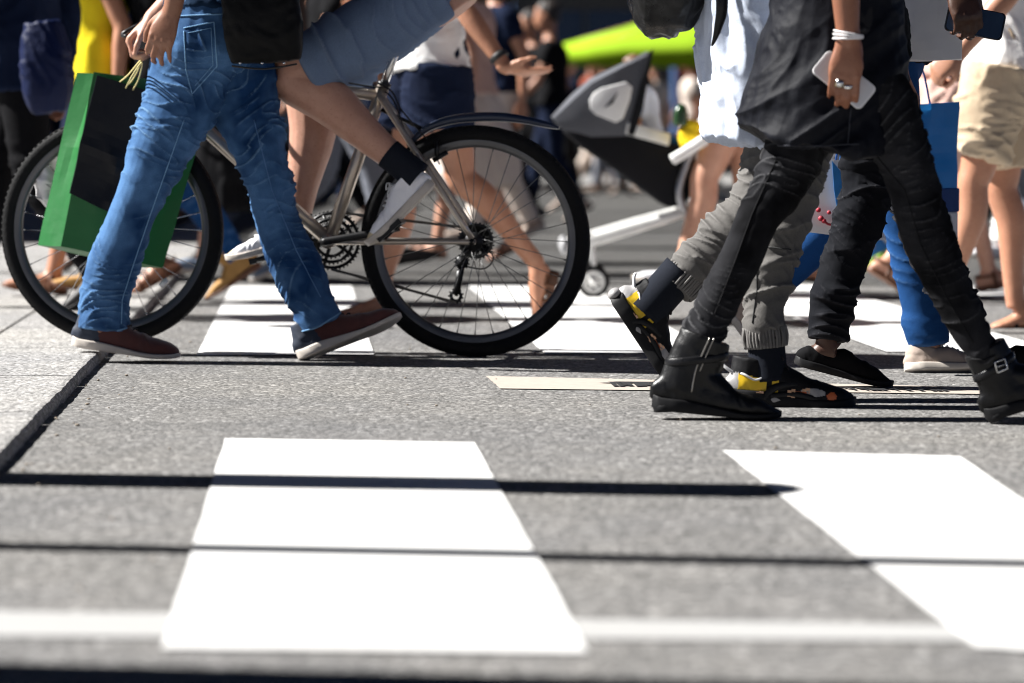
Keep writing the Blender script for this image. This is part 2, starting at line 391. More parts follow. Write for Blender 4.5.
def folds(me, paths, amps, f=22.0, slant=0.7, seed=1, fine=0.0022, cap=1.0, bias=0.45):
    """cloth folds across the limb axes: paths = list of joint lists, amps = [(share of the length, height in m)]"""
    V = getV(me); N = getN(me); n = len(V)
    best = np.full(n, 1e9); S = np.zeros(n); RV = np.zeros((n, 3)); fr = np.zeros(n)
    for pi, J in enumerate(paths):
        J = [np.array(j, float) for j in J]; tot = sum(np.linalg.norm(J[i+1]-J[i]) for i in range(len(J)-1)); acc = 0
        for i in range(len(J)-1):
            d = J[i+1]-J[i]; l = np.linalg.norm(d); d = d/l
            t = np.clip((V-J[i]) @ d, 0, l); q = J[i]+t[:, None]*d; r = V-q; dist = np.linalg.norm(r, axis=1)
            m = dist < best
            best[m] = dist[m]; S[m] = (acc+t)[m]+pi*7.3; RV[m] = r[m]; fr[m] = ((acc+t)/tot)[m]
            acc += l
    A = np.interp(fr, [a[0] for a in amps], [a[1] for a in amps])
    x, y, z = RV[:, 0], RV[:, 1], RV[:, 2]
    g = np.stack([S*5+seed, x*5, y*5+z*2], 1)
    a1 = (vnoise(g, seed+3)-.5)*2*slant; a2 = (vnoise(g+31, seed+4)-.5)*2*slant
    s1 = S+a1*(x+.4*z)+a2*y
    p1 = np.stack([s1*f, x*f*.20+3.1, (y+z*.4)*f*.20], 1)
    p2 = np.stack([(S-a1*(x*.9)+a2*(y+.6*z))*f*1.7+40, x*f*.36+9.1, (y-z*.4)*f*.36], 1)
    m1 = np.clip((vnoise(np.stack([S*7+3, x*9, y*9+z*5], 1), seed+2)-.28)/.35, 0, 1)
    m2 = np.clip((vnoise(np.stack([S*9+8, x*11, y*11+z*5], 1), seed+9)-.42)/.30, 0, 1)
    h = m1*(ridge(p1, seed)**5*1.5-.26)+m2*(ridge(p2, seed+1)**4*.9-.18)+.7*(vnoise(p1*.45+7, seed+7)-.5)
    fn = vnoise(np.stack([S*60, x*45, y*45+z*25], 1), seed+5)-.5
    setV(me, V+N*(A*h*1.25+fine*.35*fn)[:, None])
def drape(me, amp=0.012, fx=22, fz=5, seed=2, slant=0.3, fine=0.002, axis_dir=(0.25, 0, 1)):
    """hanging folds for shirts and skirts"""
    V = getV(me); N = getN(me)
    a = V[:, 0]+slant*V[:, 2]; w = vnoise(V*7, seed+4)-0.5
    p = np.stack([a*fx+w*3, V[:, 1]*fx, V[:, 2]*fz+w*2], 1)
    h = ridge(p, seed)**2-0.4+0.5*(ridge(p*np.array([1.9, 1.9, 2.2]), seed+1)-0.5)
    q = vnoise(V*60, seed+2)-0.5
    setV(me, V+N*(amp*h*(0.5+vnoise(V*9, seed+3))+fine*q)[:, None])

# ---- shoes: built along +x (heel at 0, toe at L), sole on z = 0, then laid between a heel point and a toe point
SHOES = {}
def outline(L, wsc=1.0, n=30):
    xs = [0, .012, .05, .10, .16, .20, .235, .262, .28, .29]; ws = [.008, .024, .034, .034, .037, .046, .046, .038, .024, .006]
    t = np.linspace(0, 1, n)**1.0; X = t*0.29
    return X/0.29*L, np.interp(X, xs, ws)*wsc
def sole_mesh(L, th_h, th_t, spring=0.010, wsc=1.06, ext=0.004):
    X, W = outline(L, wsc); V, F = [], []; n = len(X)
    X = np.interp(X, [0, L], [-ext, L+ext])
    zb = lambda x: spring*max(0, (x/L-0.72)/0.28)**2+0.004*max(0, (0.06-x/L)/0.06)
    for s in (1, -1):
        for i in range(n):
            z0 = zb(X[i]); th = th_h+(th_t-th_h)*min(1, max(0, (X[i]/L-0.25)/0.4))
            y = W[i]*s+(ext*s)
            V += [(X[i], y*0.95, z0), (X[i], y, z0+th*0.3), (X[i], y, z0+th*0.85), (X[i], y*0.94, z0+th)]
    for s in range(2):
        o = s*n*4
        for i in range(n-1):
            for k in range(3): F.append((o+i*4+k, o+(i+1)*4+k, o+(i+1)*4+k+1, o+i*4+k+1))
    o = n*4
    for i in range(n-1):
        F.append((i*4, o+i*4, o+(i+1)*4, (i+1)*4)); F.append((i*4+3, (i+1)*4+3, o+(i+1)*4+3, o+i*4+3))
    for i in (0, n-1):
        for k in range(3): F.append((i*4+k, i*4+k+1, o+i*4+k+1, o+i*4+k))
    return V, F
def shoe_def(kind):
    if kind in SHOES: return SHOES[kind]
    lean = kind == 'lead_boot'; key = kind; kind = 'boot' if lean else kind
    K = dict(
        sneaker=dict(L=.285, ch=.076, ank=.102, ix=.10, toe=.046, th=(.024, .012), w=1.0),
        canvas=dict(L=.285, ch=.080, ank=.105, ix=.11, toe=.040, th=(.026, .022), w=1.0),
        boot=dict(L=.292, ch=.088, ank=.095, ix=.105, toe=.036, th=(.030, .014), w=0.93),
        runner=dict(L=.305, ch=.090, ank=.128, ix=.115, toe=.058, th=(.040, .030), w=1.12),
        slipon=dict(L=.270, ch=.062, ank=.062, ix=.075, toe=.034, th=(.022, .016), w=0.90),
        low=dict(L=.275, ch=.068, ank=.085, ix=.10, toe=.038, th=(.024, .018), w=1.0))[kind]
    L = K['L']; X, W = outline(L, K['w']); pts, rad = [], []
    th = K['th']
    for i in range(0, len(X)):
        x = X[i]; fr = x/L
        hs = 1.28 if kind == 'runner' else 1.0
        tp = np.interp(fr, [0, .03, .10, .33, .45, .60, .78, .90, .97, 1.0], [.034, K['ch']*0.72, K['ch'], K['ank']*.93, .078*hs, .062*hs, .052*hs, K['toe'], K['toe']*.78, .020])
        zb = .010*max(0, (fr-.72)/.28)**2+.004
        tp = max(tp, zb+.012)
        pts.append((x, 0, (tp+zb)/2)); rad.append(((tp-zb)/2, max(W[i], .006)))
    parts = [loft(pts, rad, ref=(0, 0, 1), n=24, sub=1, e=2.5)]
    if kind == 'boot':
        bx = (lambda z: .066-(z-.05)*.16) if lean else (lambda z: .068+(z-.05)*.28)
        parts.append(loft([(bx(z), 0, z) for z in (.045, .085, .13, .18)], [(.064, .036), (.066 if not lean else .060, .037), (.064 if not lean else .056, .041), (.060 if not lean else .055, .045)], ref=(1, 0, 0), n=24))
        parts.append(loft([(.08, 0, .10), (.13, 0, .072), (.17, 0, .05)], [(.03, .033), (.03, .034), (.02, .033)], ref=(0, 0, 1), n=16))
    elif kind == 'slipon':
        pass
    else:
        parts.append(loft([(.050, 0, .045), (.056, 0, K['ank']-.012)], [(.052, .036), (.052, .038)], ref=(1, 0, 0), n=20, sub=3))
    me = remesh(parts, .0032, 5)
    SHOES[key] = (K, me); return SHOES[key]
def lay(heel, toe, L, up=(0, 0, 1), tilt=0.0):
    heel, toe = Vector(heel), Vector(toe); x = unit(toe-heel); up = Vector(up); z = unit(up-x*up.dot(x)); y = z.cross(x)
    s = (toe-heel).length/L
    M = Matrix.Identity(4)
    for r in range(3):
        M[r][0], M[r][1], M[r][2], M[r][3] = x[r]*s, y[r]*s, z[r]*s, heel[r]
    return M @ Matrix.Rotation(tilt, 4, 'X')
def shoe(kind, heel, toe, parent, base, mats, soleM, up=(0, 0, 1), side=-1, name='shoe', zone=None, laces=None, label=None, extra=None, tilt=0.0, crease=True):
    """side -1: the camera sees the shoe's local -y side"""
    K, src = shoe_def(kind); me = src.copy(); L = K['L']
    V = getV(me); N = getN(me)
    if crease:
        cr = np.interp(V[:, 0]/L, [0, .45, .62, .72, .80, 1], [.15, .4, 1, 1, .2, .05])
        h = ridge(np.stack([(V[:, 0]+V[:, 2]*.5)*75, V[:, 1]*14, V[:, 2]*22], 1), 3)**2-.4
        setV(me, V+N*(h*cr*.0035+(vnoise(V*45, 8)-.5)*.0025)[:, None])
    mats = mats if isinstance(mats, list) else [mats]
    o = obj(name, me, mats, parent, label=label)
    M = lay(heel, toe, L, up, tilt); o.matrix_basis = Matrix.Translation(-Vector(base)) @ M
    if zone:
        c = np.empty(len(me.polygons)*3); me.polygons.foreach_get('center', c); c = c.reshape(-1, 3)
        me.polygons.foreach_set('material_index', np.array(zone(c), np.int32))
    sm_ = mesh_of([sole_mesh(L, *K['th'], wsc=1.04*K['w'])]); fix_normals(sm_)
    so = obj('sole', sm_, soleM, o)
    b = so.modifiers.new('b', 'BEVEL'); b.width = .002; b.segments = 2
    if laces:
        ps = []
        for i in range(5):
            fx = .34+.055*i; tp = np.interp(fx, [.33, .45, .60, .78], [K['ank']*.93, .078, .062, .050])+.003
            ps.append(tube([(fx*L-.006, -.020, tp-.006), (fx*L, -.006, tp+.001), (fx*L+.004, .006, tp+.001), (fx*L-.002, .020, tp-.006)], .0024, 6, 3))
        tp = K['ank']*.93+.004
        for s in (1, -1):
            ps.append(tube([(.34*L, 0, tp), (.36*L, .022*s, tp+.010), (.41*L, .034*s, tp-.004), (.37*L, .012*s, tp-.002), (.34*L, 0, tp)], .0020, 6, 4))
            ps.append(tube([(.34*L, 0, tp), (.42*L, .020*s, tp-.012), (.46*L, .030*s, tp-.028)], .0019, 6, 4))
        lm = mesh_of(ps); obj('laces', lm, laces, o)
    if extra: extra(o, L)
    return o

TORSO = [(-.10, .085, .10), (-.03, .112, .158), (.05, .112, .160), (.12, .103, .150), (.20, .098, .138), (.30, .112, .150), (.40, .116, .168), (.47, .095, .165), (.515, .065, .10), (.55, .055, .062), (.62, .054, .056), (.66, .054, .056)]
def person(label, F, hips, knees, ankles, feet, outfit, H=1.74, base=None, lean=0.03, arms=(None, None), hands=(None, None), skinm=None,
           vox=.010, hair=('short', (0.02, 0.013, 0.01)), group=None, build=1.0, twist=0.0, legr=None, cloth_vox=None, seed=1, name='person'):
    """hips/knees/ankles/feet: (left, right). arms: (left, right) each (elbow, wrist) or None. outfit: see the calls"""
    F = unit(F); L = Z.cross(F); k = H/1.74
    hips = [Vector(h) for h in hips]; knees = [Vector(h) for h in knees]; ankles = [Vector(h) for h in ankles]
    pc = (hips[0]+hips[1])/2
    base = Vector(base) if base is not None else Vector((pc.x, pc.y, 0))
    ax = unit(Z+F*lean); fw = unit(F-ax*F.dot(ax))
    tp = lambda s, f=0, l=0: pc+ax*s*k+fw*f*k+L*l*k
    Fs = rot(F, Z, twist); Ls = Z.cross(Fs)
    sh = [tp(.455)+Ls*.175*k*s for s in (1, -1)]
    A = []
    for i, s in enumerate((1, -1)):
        if arms[i] is None:
            e = sh[i]-Z*.27*k+L*.05*s*k-F*.04*k; w = e-Z*.235*k+F*.06*k
            A.append((e, w))
        else: A.append((Vector(arms[i][0]), Vector(arms[i][1])))
    sm = skinm
    parts = [loft([tp(s) for s, a, b in TORSO], [(a*k*build*(.86 if s < .45 else 1), b*k*build*(.86 if s < .45 else 1)) for s, a, b in TORSO], ref=fw, n=22, sub=3)]
    hc = tp(.72, .02)
    parts += head_parts(hc, fw, L, k*1.02)
    J = {}
    for i, s in enumerate((1, -1)):
        e, w = A[i]; S = sh[i]
        parts.append(loft([S-Ls*.05*s*k+Z*.0, S+Vector((0, 0, -.02)), S+(e-S)*.45, e-(e-S)*.08, e, e+(w-e)*.25, e+(w-e)*.6, w],
                          [r*k*build**.5 for r in (.055, .056, .046, .040, .039, .041, .034, .026)], ref=fw, n=16, sub=3, round_ends=True))
        hd = hands[i] or dict()
        d = hd.get('d') or (w-e); nn = hd.get('n') or (Ls*s)
        hp, js, th = hand(w, d, nn, hd.get('thumb', s), hd.get('size', 1.0)*k, hd.get('curls'), hd.get('tcurl', .3), hd.get('spread', .05), hd.get('tspread', 1.0))
        parts += hp; J[i] = (js, th, w)
        h, kn, an = hips[i], knees[i], ankles[i]
        lr = legr or (.088, .080, .060, .055, .055, .040, .034); b = k*build**.7
        u = unit(an-kn); back = (F-u*F.dot(u))*-1
        bp_ = outfit.get('bottom') or {}
        if bp_.get('paths') and bp_['kind'] == 'long':                   # the leg follows its trouser leg, well inside the cloth
            pp = bp_['paths'][i]; q_ = [Vector(x[0]) for x in pp]; rr_ = [(.60*min(x[1] if isinstance(x[1], tuple) else (x[1], x[1]*.9))) for x in pp]
            rr_ = [max(r_, .026) for r_ in rr_]
            parts.append(loft([h]+q_+[an], [rr_[0]]+rr_+[min(.034*k, rr_[-1])], ref=F, n=18, sub=2))
        else: parts.append(loft([h, h+(kn-h)*.45, kn-(kn-h)*.12, kn+F*.006, kn+(an-kn)*.28+back*.018, kn+(an-kn)*.68+back*.004, an],
                          [r*b if j else (r*b*.85, r*b*.72) for j, r in enumerate(lr)], ref=F, n=18, sub=3))
        fs = outfit.get('foot', 1.0)
        he, to = [Vector(q) for q in feet[i]]; fx = unit(to-he); LL = (to-he).length
        fz = unit((an-he)-fx*(an-he).dot(fx))
        q = lambda a, c: he+fx*a*LL+fz*c
        parts.append(loft([q(.06, .032), q(.15, .040), q(.33, .042), q(.55, .034), q(.75, .026), q(.90, .022), q(.96, .020)],
                          [(a_*fs, b_*fs) for a_, b_ in ((.026, .026), (.034, .031), (.038, .033), (.028, .037), (.020, .042), (.015, .038), (.010, .028))], ref=fz, n=16, sub=2, round_ends=True))
        parts.append(loft([an, q(.17, .05)], [.034*k, .036*k*fs], ref=F, n=14, sub=1))
    me = remesh(parts, vox, 3 if vox < .006 else 2); shift(me, base)
    o = obj(name, me, sm, base=base); tag(o, label, 'person', group)
    face_bits(o, hc, fw, L, k*1.02, base)
    obj('hair', hair_mesh(hc, fw, L, k*1.02, hair[0], base), plain('hair_'+'_'.join('%.2f' % c for c in hair[1]), hair[1], .55, var=.4, scale=60, bs=.5, bscale=300), o)
    cv = cloth_vox or vox
    # ---- the garment on the legs
    b = outfit.get('bottom')
    if b:
        kind = b['kind']; ps = []; paths = []
        wb = b.get('waist', .10)
        rw = b.get('grow', 1.10)*build
        secs = [(-.07, .092, .12), (-.02, .118, .166), (.05, .118, .166), (wb, .110, .158)]
        if b.get('pelvis', True):
            ps.append(loft([tp(s) for s, a, c in secs], [(a*k*rw, c*k*rw) for s, a, c in secs], ref=fw, n=24, sub=3, e=2.2))
        for i in range(2):
            if kind == 'skirt': break
            if b.get('paths') and b['paths'][i]:
                pp = b['paths'][i]
                pts_ = [Vector(x[0]) for x in pp]; rr = [x[1] if isinstance(x[1], tuple) else (x[1], x[1]*.9) for x in pp]
                if kind == 'long': pts_ = [hips[i]+Z*.05*k]+pts_; rr = [(rr[0][0]*.9, rr[0][1])]+rr
            else:
                h, kn, an = hips[i], knees[i], ankles[i]; r = b['r']
                pts_ = [h+Z*.02, h+(kn-h)*.5, kn]; rr = [r[0]*k, r[1]*k, r[2]*k]
                if kind == 'long':
                    pts_ += [kn+(an-kn)*.4-F*.008, kn+(an-kn)*.8, kn+(an-kn)*b.get('hem', .97)]; rr += [r[3]*k, r[4]*k, r[5]*k]
                else:
                    t = b.get('len', .8); pts_ = [h+Z*.02, h+(kn-h)*t*.55, h+(kn-h)*t]; rr = [r[0]*k, r[1]*k, r[2]*k]
            ps.append(loft(pts_, rr, ref=F, n=24, sub=4)); paths.append(pts_)
        if kind == 'skirt':
            zs = b['hemz']; top = tp(.12)
            ps = [loft([top, tp(0), Vector((pc.x, pc.y, (pc.z+zs)/2)), Vector((pc.x, pc.y, zs))],
                       [(.115*k, .15*k), (.135*k, .175*k), (b['r'][0], b['r'][0]*1.1), (b['r'][1], b['r'][1])], ref=fw, n=28, sub=4)]
        m = remesh(ps, cv, 4 if cv < .008 else 2)
        if kind == 'skirt': drape(m, b.get('amp', .02), 16, 1.5, seed, 0.05)
        else: folds(m, paths, b.get('amps') or ([(0, .003), (.3, .003), (.48, .006), (.6, .003), (.8, .004), (.95, .007), (1, .004)] if kind == 'long' else [(0, .006), (.5, .004), (1, .008)]),
                    f=b.get('f', 30), slant=b.get('slant', .8), seed=seed, fine=b.get('fine', .002))
        if b.get('post'): b['post'](m)
        shift(m, base)
        bo = obj(b.get('name', {'long': 'trousers', 'skirt': 'skirt'}.get(kind, 'shorts')), m, b['mat'], o, label=b.get('label'))
        J['bottom'] = bo
    t = outfit.get('top')
    if t:
        hem = t.get('hem', -.02); g = t.get('grow', 1.22); ps = []
        if t.get('secs'):
            ps.append(loft([s[0] for s in t['secs']], [s[1] for s in t['secs']], ref=fw, n=28, sub=5, e=t.get('e', 2.2)))
        secs = [(s, a, c) for s, a, c in TORSO if hem+.04 < s < .53]
        if not t.get('secs'):
            fl = t.get('flare', 1.06)
            secs = [(hem, .118*fl, .165*fl)]+secs
        else: secs = [s for s in secs if s[0] > .2]
        ps.append(loft([tp(s) for s, a, c in secs], [(a*k*g*build, c*k*g*build) for s, a, c in secs], ref=fw, n=26, sub=3, e=2.2))
        for i, s in enumerate((1, -1)):
            e, w = A[i]; S = sh[i]; sl_ = t.get('sleeve', .55)
            if sl_ <= 0: continue
            pts_ = [S-Ls*.06*s*k, S+(e-S)*.1]
            if sl_ <= 1: pts_ += [S+(e-S)*sl_]; rr = [.07*k, .066*k, .063*k]
            else: pts_ += [e, e+(w-e)*(sl_-1)]; rr = [.07*k, .064*k, .054*k, .044*k]
            ps.append(loft(pts_, rr, ref=fw, n=18, sub=4))
        m = remesh(ps, cv, 3 if cv < .008 else 2)
        drape(m, t.get('amp', .010), t.get('fx', 20), t.get('fz', 6), seed+11, t.get('slant', .35))
        if t.get('post'): t['post'](m)
        shift(m, base); J['top'] = obj(t.get('name', 'shirt'), m, t['mat'], o, label=t.get('label'))
    for i in range(2):
        f_ = outfit.get('feet')
        f_ = f_[i] if isinstance(f_, (list, tuple)) else f_
        if f_: f_(o, base, feet[i], i, ankles[i], F)
    o['_'] = 0; del o['_']
    return o, base, J
def simple_shoe(kind, mats, sole, name='shoe', **kw):
    def f(o, base, hf, i, an, F):
        up = unit(Vector(an)-(Vector(hf[0])*.75+Vector(hf[1])*.25))
        shoe(kind, hf[0], hf[1], o, base, mats, sole, up=up, name=name, **kw)
    return f
def sandal(strap, sole, th=(.016, .012)):
    def f(o, base, hf, i, an, F):
        he, to = Vector(hf[0]), Vector(hf[1]); L = .27
        up = unit(Vector(an)-(he*.75+to*.25))
        M = lay(he, to, L, up); Mb = Matrix.Translation(-Vector(base)) @ M
        me = mesh_of([sole_mesh(L, th[0], th[1], wsc=1.08)]); fix_normals(me)
        so = obj('sandal', me, sole, o); so.matrix_basis = Mb @ Matrix.Translation((-.004, 0, -max(0, th[0]-.016)))
        ps = []
        for (x0, hh, ww) in ((.20, .050, .054), (.155, .066, .052), (.075, .090, .046)):
            ps.append(loft([(x0, -ww, .010), (x0-.004, -ww*.75, hh*.8), (x0-.006, 0, hh+.010), (x0-.004, ww*.75, hh*.8), (x0, ww, .010)], [(.009, .0022)]*5, ref=(1, 0, 0), n=8, sub=4))
        ps.append(loft([(.085, -.036, .060), (.03, -.036, .060), (.0, 0, .062), (.03, .036, .060), (.085, .036, .060)], [(.006, .002)]*5, ref=(0, 0, 1), n=8, sub=4))
        for p_ in ps: obj('strap', mesh_of([p_]), strap, so)
    return f
def walker(label, x, Y, H, face, outfit, ph=1.0, skinm=None, hair=('short', (.02, .013, .01)), vox=.014, group=None, lean=.03, seed=1, stride=1.0, z0=0.0, build=1.0, arms=True, flip=False, arm_pts=None):
    """a person in mid-stride; face in degrees (0 = to the right), ph = +1/-1 which leg leads"""
    F = Vector((math.cos(R(face)), math.sin(R(face)), 0)); L = Z.cross(F); k = H/1.74
    th, sh_ = .43*k, .42*k; fwd_a, back_a = .40*stride, .30*stride
    def leg(h, a, bend):
        kn = h+(F*math.sin(a)-Z*math.cos(a))*th; an = kn+(F*math.sin(a-bend)-Z*math.cos(a-bend))*sh_
        return kn, an
    hz = .5
    h0 = Vector((x, Y, hz)); res = {}
    for s in (1, -1):
        h = h0+L*.09*k*s
        kn, an = leg(h, fwd_a, .10) if s*ph > 0 else leg(h, -back_a*.45, .55*stride+.05)
        res[s] = [h, kn, an]
    feet = {}
    lead, tr = (1 if ph > 0 else -1), (-1 if ph > 0 else 1)
    a1 = res[lead][2]; he = a1-F*.05*k-Z*.085*k; feet[lead] = [he, he+F*.265*k+Z*.045*k*stride]
    a2 = res[tr][2]; d = unit(F*.80-Z*.60*min(1, stride)); he = a2-d*.055*k-unit(F*.6+Z*.8)*.07*k; feet[tr] = [he, he+d*.265*k]
    low = min(q.z for f in feet.values() for q in f)
    dz = Vector((0, 0, z0-low))
    hips = [res[1][0]+dz, res[-1][0]+dz]; kn = [res[1][1]+dz, res[-1][1]+dz]; an = [res[1][2]+dz, res[-1][2]+dz]
    ft = [[q+dz for q in feet[1]], [q+dz for q in feet[-1]]]
    ar = [None, None]
    if arms:
        for i, s in enumerate((1, -1)):
            S = (hips[0]+hips[1])/2+Z*.455*k+L*.19*k*s; sw = -.35*ph*s
            e = S+(F*math.sin(sw)-Z*math.cos(sw))*.28*k+L*.03*s; w = e+(F*math.sin(sw+.45)-Z*math.cos(sw+.45))*.25*k
            ar[i] = (e, w)
    if arm_pts: ar = arm_pts
    return person(label, F, hips, kn, an, ft, outfit, H=H, base=(x, Y, z0), lean=lean, arms=ar, skinm=skinm, vox=vox, hair=hair, group=group, seed=seed, build=build)
# ------------------------------------------------------------------ the setting
ROAD = asphalt('asphalt', 0.073, 0.196)
KERB = asphalt('kerb_concrete', 0.21, 0.34)
PAVE = asphalt('pavement_concrete', 0.22, 0.33)
PAINT = paint('road_paint', 0.9); PAINT2 = paint('worn_paint', 1.0, .36)
def sheet(name, pts, mat, kind='structure', cat=None):
    me = bpy.data.meshes.new(name); me.from_pydata([tuple(p) for p in pts], [], [tuple(range(len(pts)))]); me.update()
    o = obj(name, me, mat, sm=False); o['kind'] = kind; return o
sheet('road', [(-150, -30, 0), (150, -30, 0), (150, 260, 0), (-150, 260, 0)], ROAD)
VD = Vector((-0.0728, 1, 0)); VD.normalize(); VS = Vector((VD.y, -VD.x, 0))     # along the stripes / across them
DARKROAD = asphalt('dark_asphalt', 0.035, 0.085)  # darker asphalt colour over the far part of the road
sheet('far_road', [(-150, 13.4, .003), (150, 13.0, .003), (150, 36.9, .003), (-150, 36.9, .003)], DARKROAD)
def stripe(pxl, name='crossing_stripe', z=.004, m=PAINT):
    c = [G(*p) for p in pxl]; pts = []
    n = 14
    for a, b in zip(c, c[1:]+c[:1]):
        for i in range(n):
            q = a+(b-a)*(i/n); pts.append((q.x+random.uniform(-.0015, .0015), q.y+random.uniform(-.002, .002), z))
    return sheet(name, pts, m)
stripe([(225, 440), (475, 444), (589, 655), (163, 650)])
stripe([(722, 452), (960, 458), (1255, 662), (975, 649)])
def far_stripe(u, w, y0, y1, m=PAINT):
    o = G(197, 355)
    a = o+VS*u
    t0, t1 = (y0-o.y)/VD.y, (y1-o.y)/VD.y
    pts = []
    for p, q, n in ((a+VD*t0, a+VS*w+VD*t0, 12), (a+VS*w+VD*t0, a+VS*w+VD*t1, 30), (a+VS*w+VD*t1, a+VD*t1, 12), (a+VD*t1, a+VD*t0, 30)):
        for i in range(n):
            r = p+(q-p)*(i/n); pts.append((r.x+random.uniform(-.0015, .0015), r.y+random.uniform(-.003, .003), .004))
    return sheet('crossing_stripe', pts, m)
for k in range(4): far_stripe(k*1.062, .54, 8.62, 12.75)
far_stripe(4.25, .54, 8.62, 12.75)
# pale line across the crossing in front, and the pale strip with dark strokes
stripe([(-40, 612), (1080, 628), (1080, 643), (-40, 638)], 'cross_line', .0025, PAINT2)
STRIP = paint('strip_paint', .6, .62)
stripe([(486, 377), (1060, 390), (1075, 396), (500, 389.5)], 'pale_strip', .003, plain('pale_strip_paint', (.38, .33, .285), .8, scale=40))
def strokes():
    ps = []
    def st(x0, y0, x1, y1, w):
        a, b = G(x0, y0), G(x1, y1); ps.append(([(a.x-w, a.y, .0065), (a.x+w, a.y, .0065), (b.x+w, b.y, .0065), (b.x-w, b.y, .0065)], [(0, 1, 2, 3)]))
    a, b = G(598, 384.2), G(652, 384.5); ps.append(([(a.x, a.y-.02, .006), (b.x, b.y-.012, .006), (b.x, b.y+.02, .006), (a.x+.05, a.y+.02, .006)], [(0, 1, 2, 3)]))
    for x in (611, 617, 621, 626, 634, 639, 644, 650): st(x, 384, x+5, 388+random.uniform(-.6, .6), .007)
    for x in list(range(800, 940, 6)): st(x+random.uniform(-1.5, 1.5), 388.6+.008*(x-800), x+9, 392+.008*(x-800)-random.choice((0, 0, 1.2)), random.choice((.004, .007, .006)))
    V, F = join(ps); me = bpy.data.meshes.new('strokes'); me.from_pydata(V, [], F); me.update()
    o = obj('strip_marks', me, plain('stroke_black', (.012, .012, .013), .7), sm=False); o['kind'] = 'structure'  # near-black strokes lying flat on the pale strip
strokes()
# kerb stones and the pavement on the left, raised by a low step
KH = .030
K0 = G(-2, 452, KH); K1 = G(97, 352, KH); KD = unit(Vector((K1.x-K0.x, K1.y-K0.y, 0))); KS = Vector((KD.y, -KD.x, 0))
def kerb():
    ps = []; s = -4.2
    while s < 24:
        l = random.uniform(.95, 1.05); n = 26
        V = []; F = []
        ed = [random.uniform(-.0022, .0022) for _ in range(n+1)]
        for i in range(n+1):
            d = s+(l-.012)*i/n; b = K0+KD*d; w = ed[i]+.0015*math.sin(d*5)
            for off, z in ((.010+w, 0), (.006+w, KH*.6), (.0+w, KH*.93), (-.012+w*.5, KH), (-.37, KH), (-.375, 0)):
                q = b+KS*off; V.append((q.x, q.y, z))
        for i in range(n):
            for k in range(5): F.append((i*6+k, (i+1)*6+k, (i+1)*6+k+1, i*6+k+1))
        F += [tuple(range(6)), tuple(n*6+k for k in range(5, -1, -1))]
        ps.append((V, F)); s += l
    me = mesh_of(ps); fix_normals(me); o = obj('kerb', me, KERB, sm=False); o['kind'] = 'structure'
kerb()
def pavement():
    ps = []
    for r in range(7):
        s = -4.2-random.uniform(0, .4)
        while s < 24:
            l = .78; o0 = -.385-r*.8; b = K0+KD*s; dz = random.uniform(-.002, .002)
            q = [b+KS*o0, b+KS*o0+KD*(l-.008), b+KS*(o0-.792)+KD*(l-.008), b+KS*(o0-.792)]
            V = [(v.x, v.y, KH-.001+dz) for v in q]+[(v.x, v.y, 0) for v in q]
            ps.append((V, [(0, 1, 2, 3), (0, 4, 5, 1), (1, 5, 6, 2), (2, 6, 7, 3), (3, 7, 4, 0)])); s += l
    me = mesh_of(ps); fix_normals(me); o = obj('pavement', me, PAVE, sm=False); o['kind'] = 'structure'
pavement()
def grit():
    """small stones and dead leaf bits lying in the gutter and on the asphalt"""
    ps = []
    rg = random.Random(4)
    for i in range(110):
        if i < 36:
            d = rg.uniform(-.3, 5); q = K0+KD*d+KS*(.02+abs(rg.gauss(0, .05))); r = rg.uniform(.0015, .004)
        else: q = Vector((rg.uniform(-1.1, 1.6), rg.uniform(4.0, 9.5), 0)); r = rg.uniform(.001, .0032)
        v, f = ball((q.x, q.y, .003), (r*rg.uniform(.7, 1.8), r*rg.uniform(.7, 1.5), r*.7), n=6)
        ps.append((v, f))
    me = mesh_of(ps); o = obj('grit', me, plain('grit', (.22, .18, .14), .9, var=.6, scale=8)); o['kind'] = 'stuff'
grit()
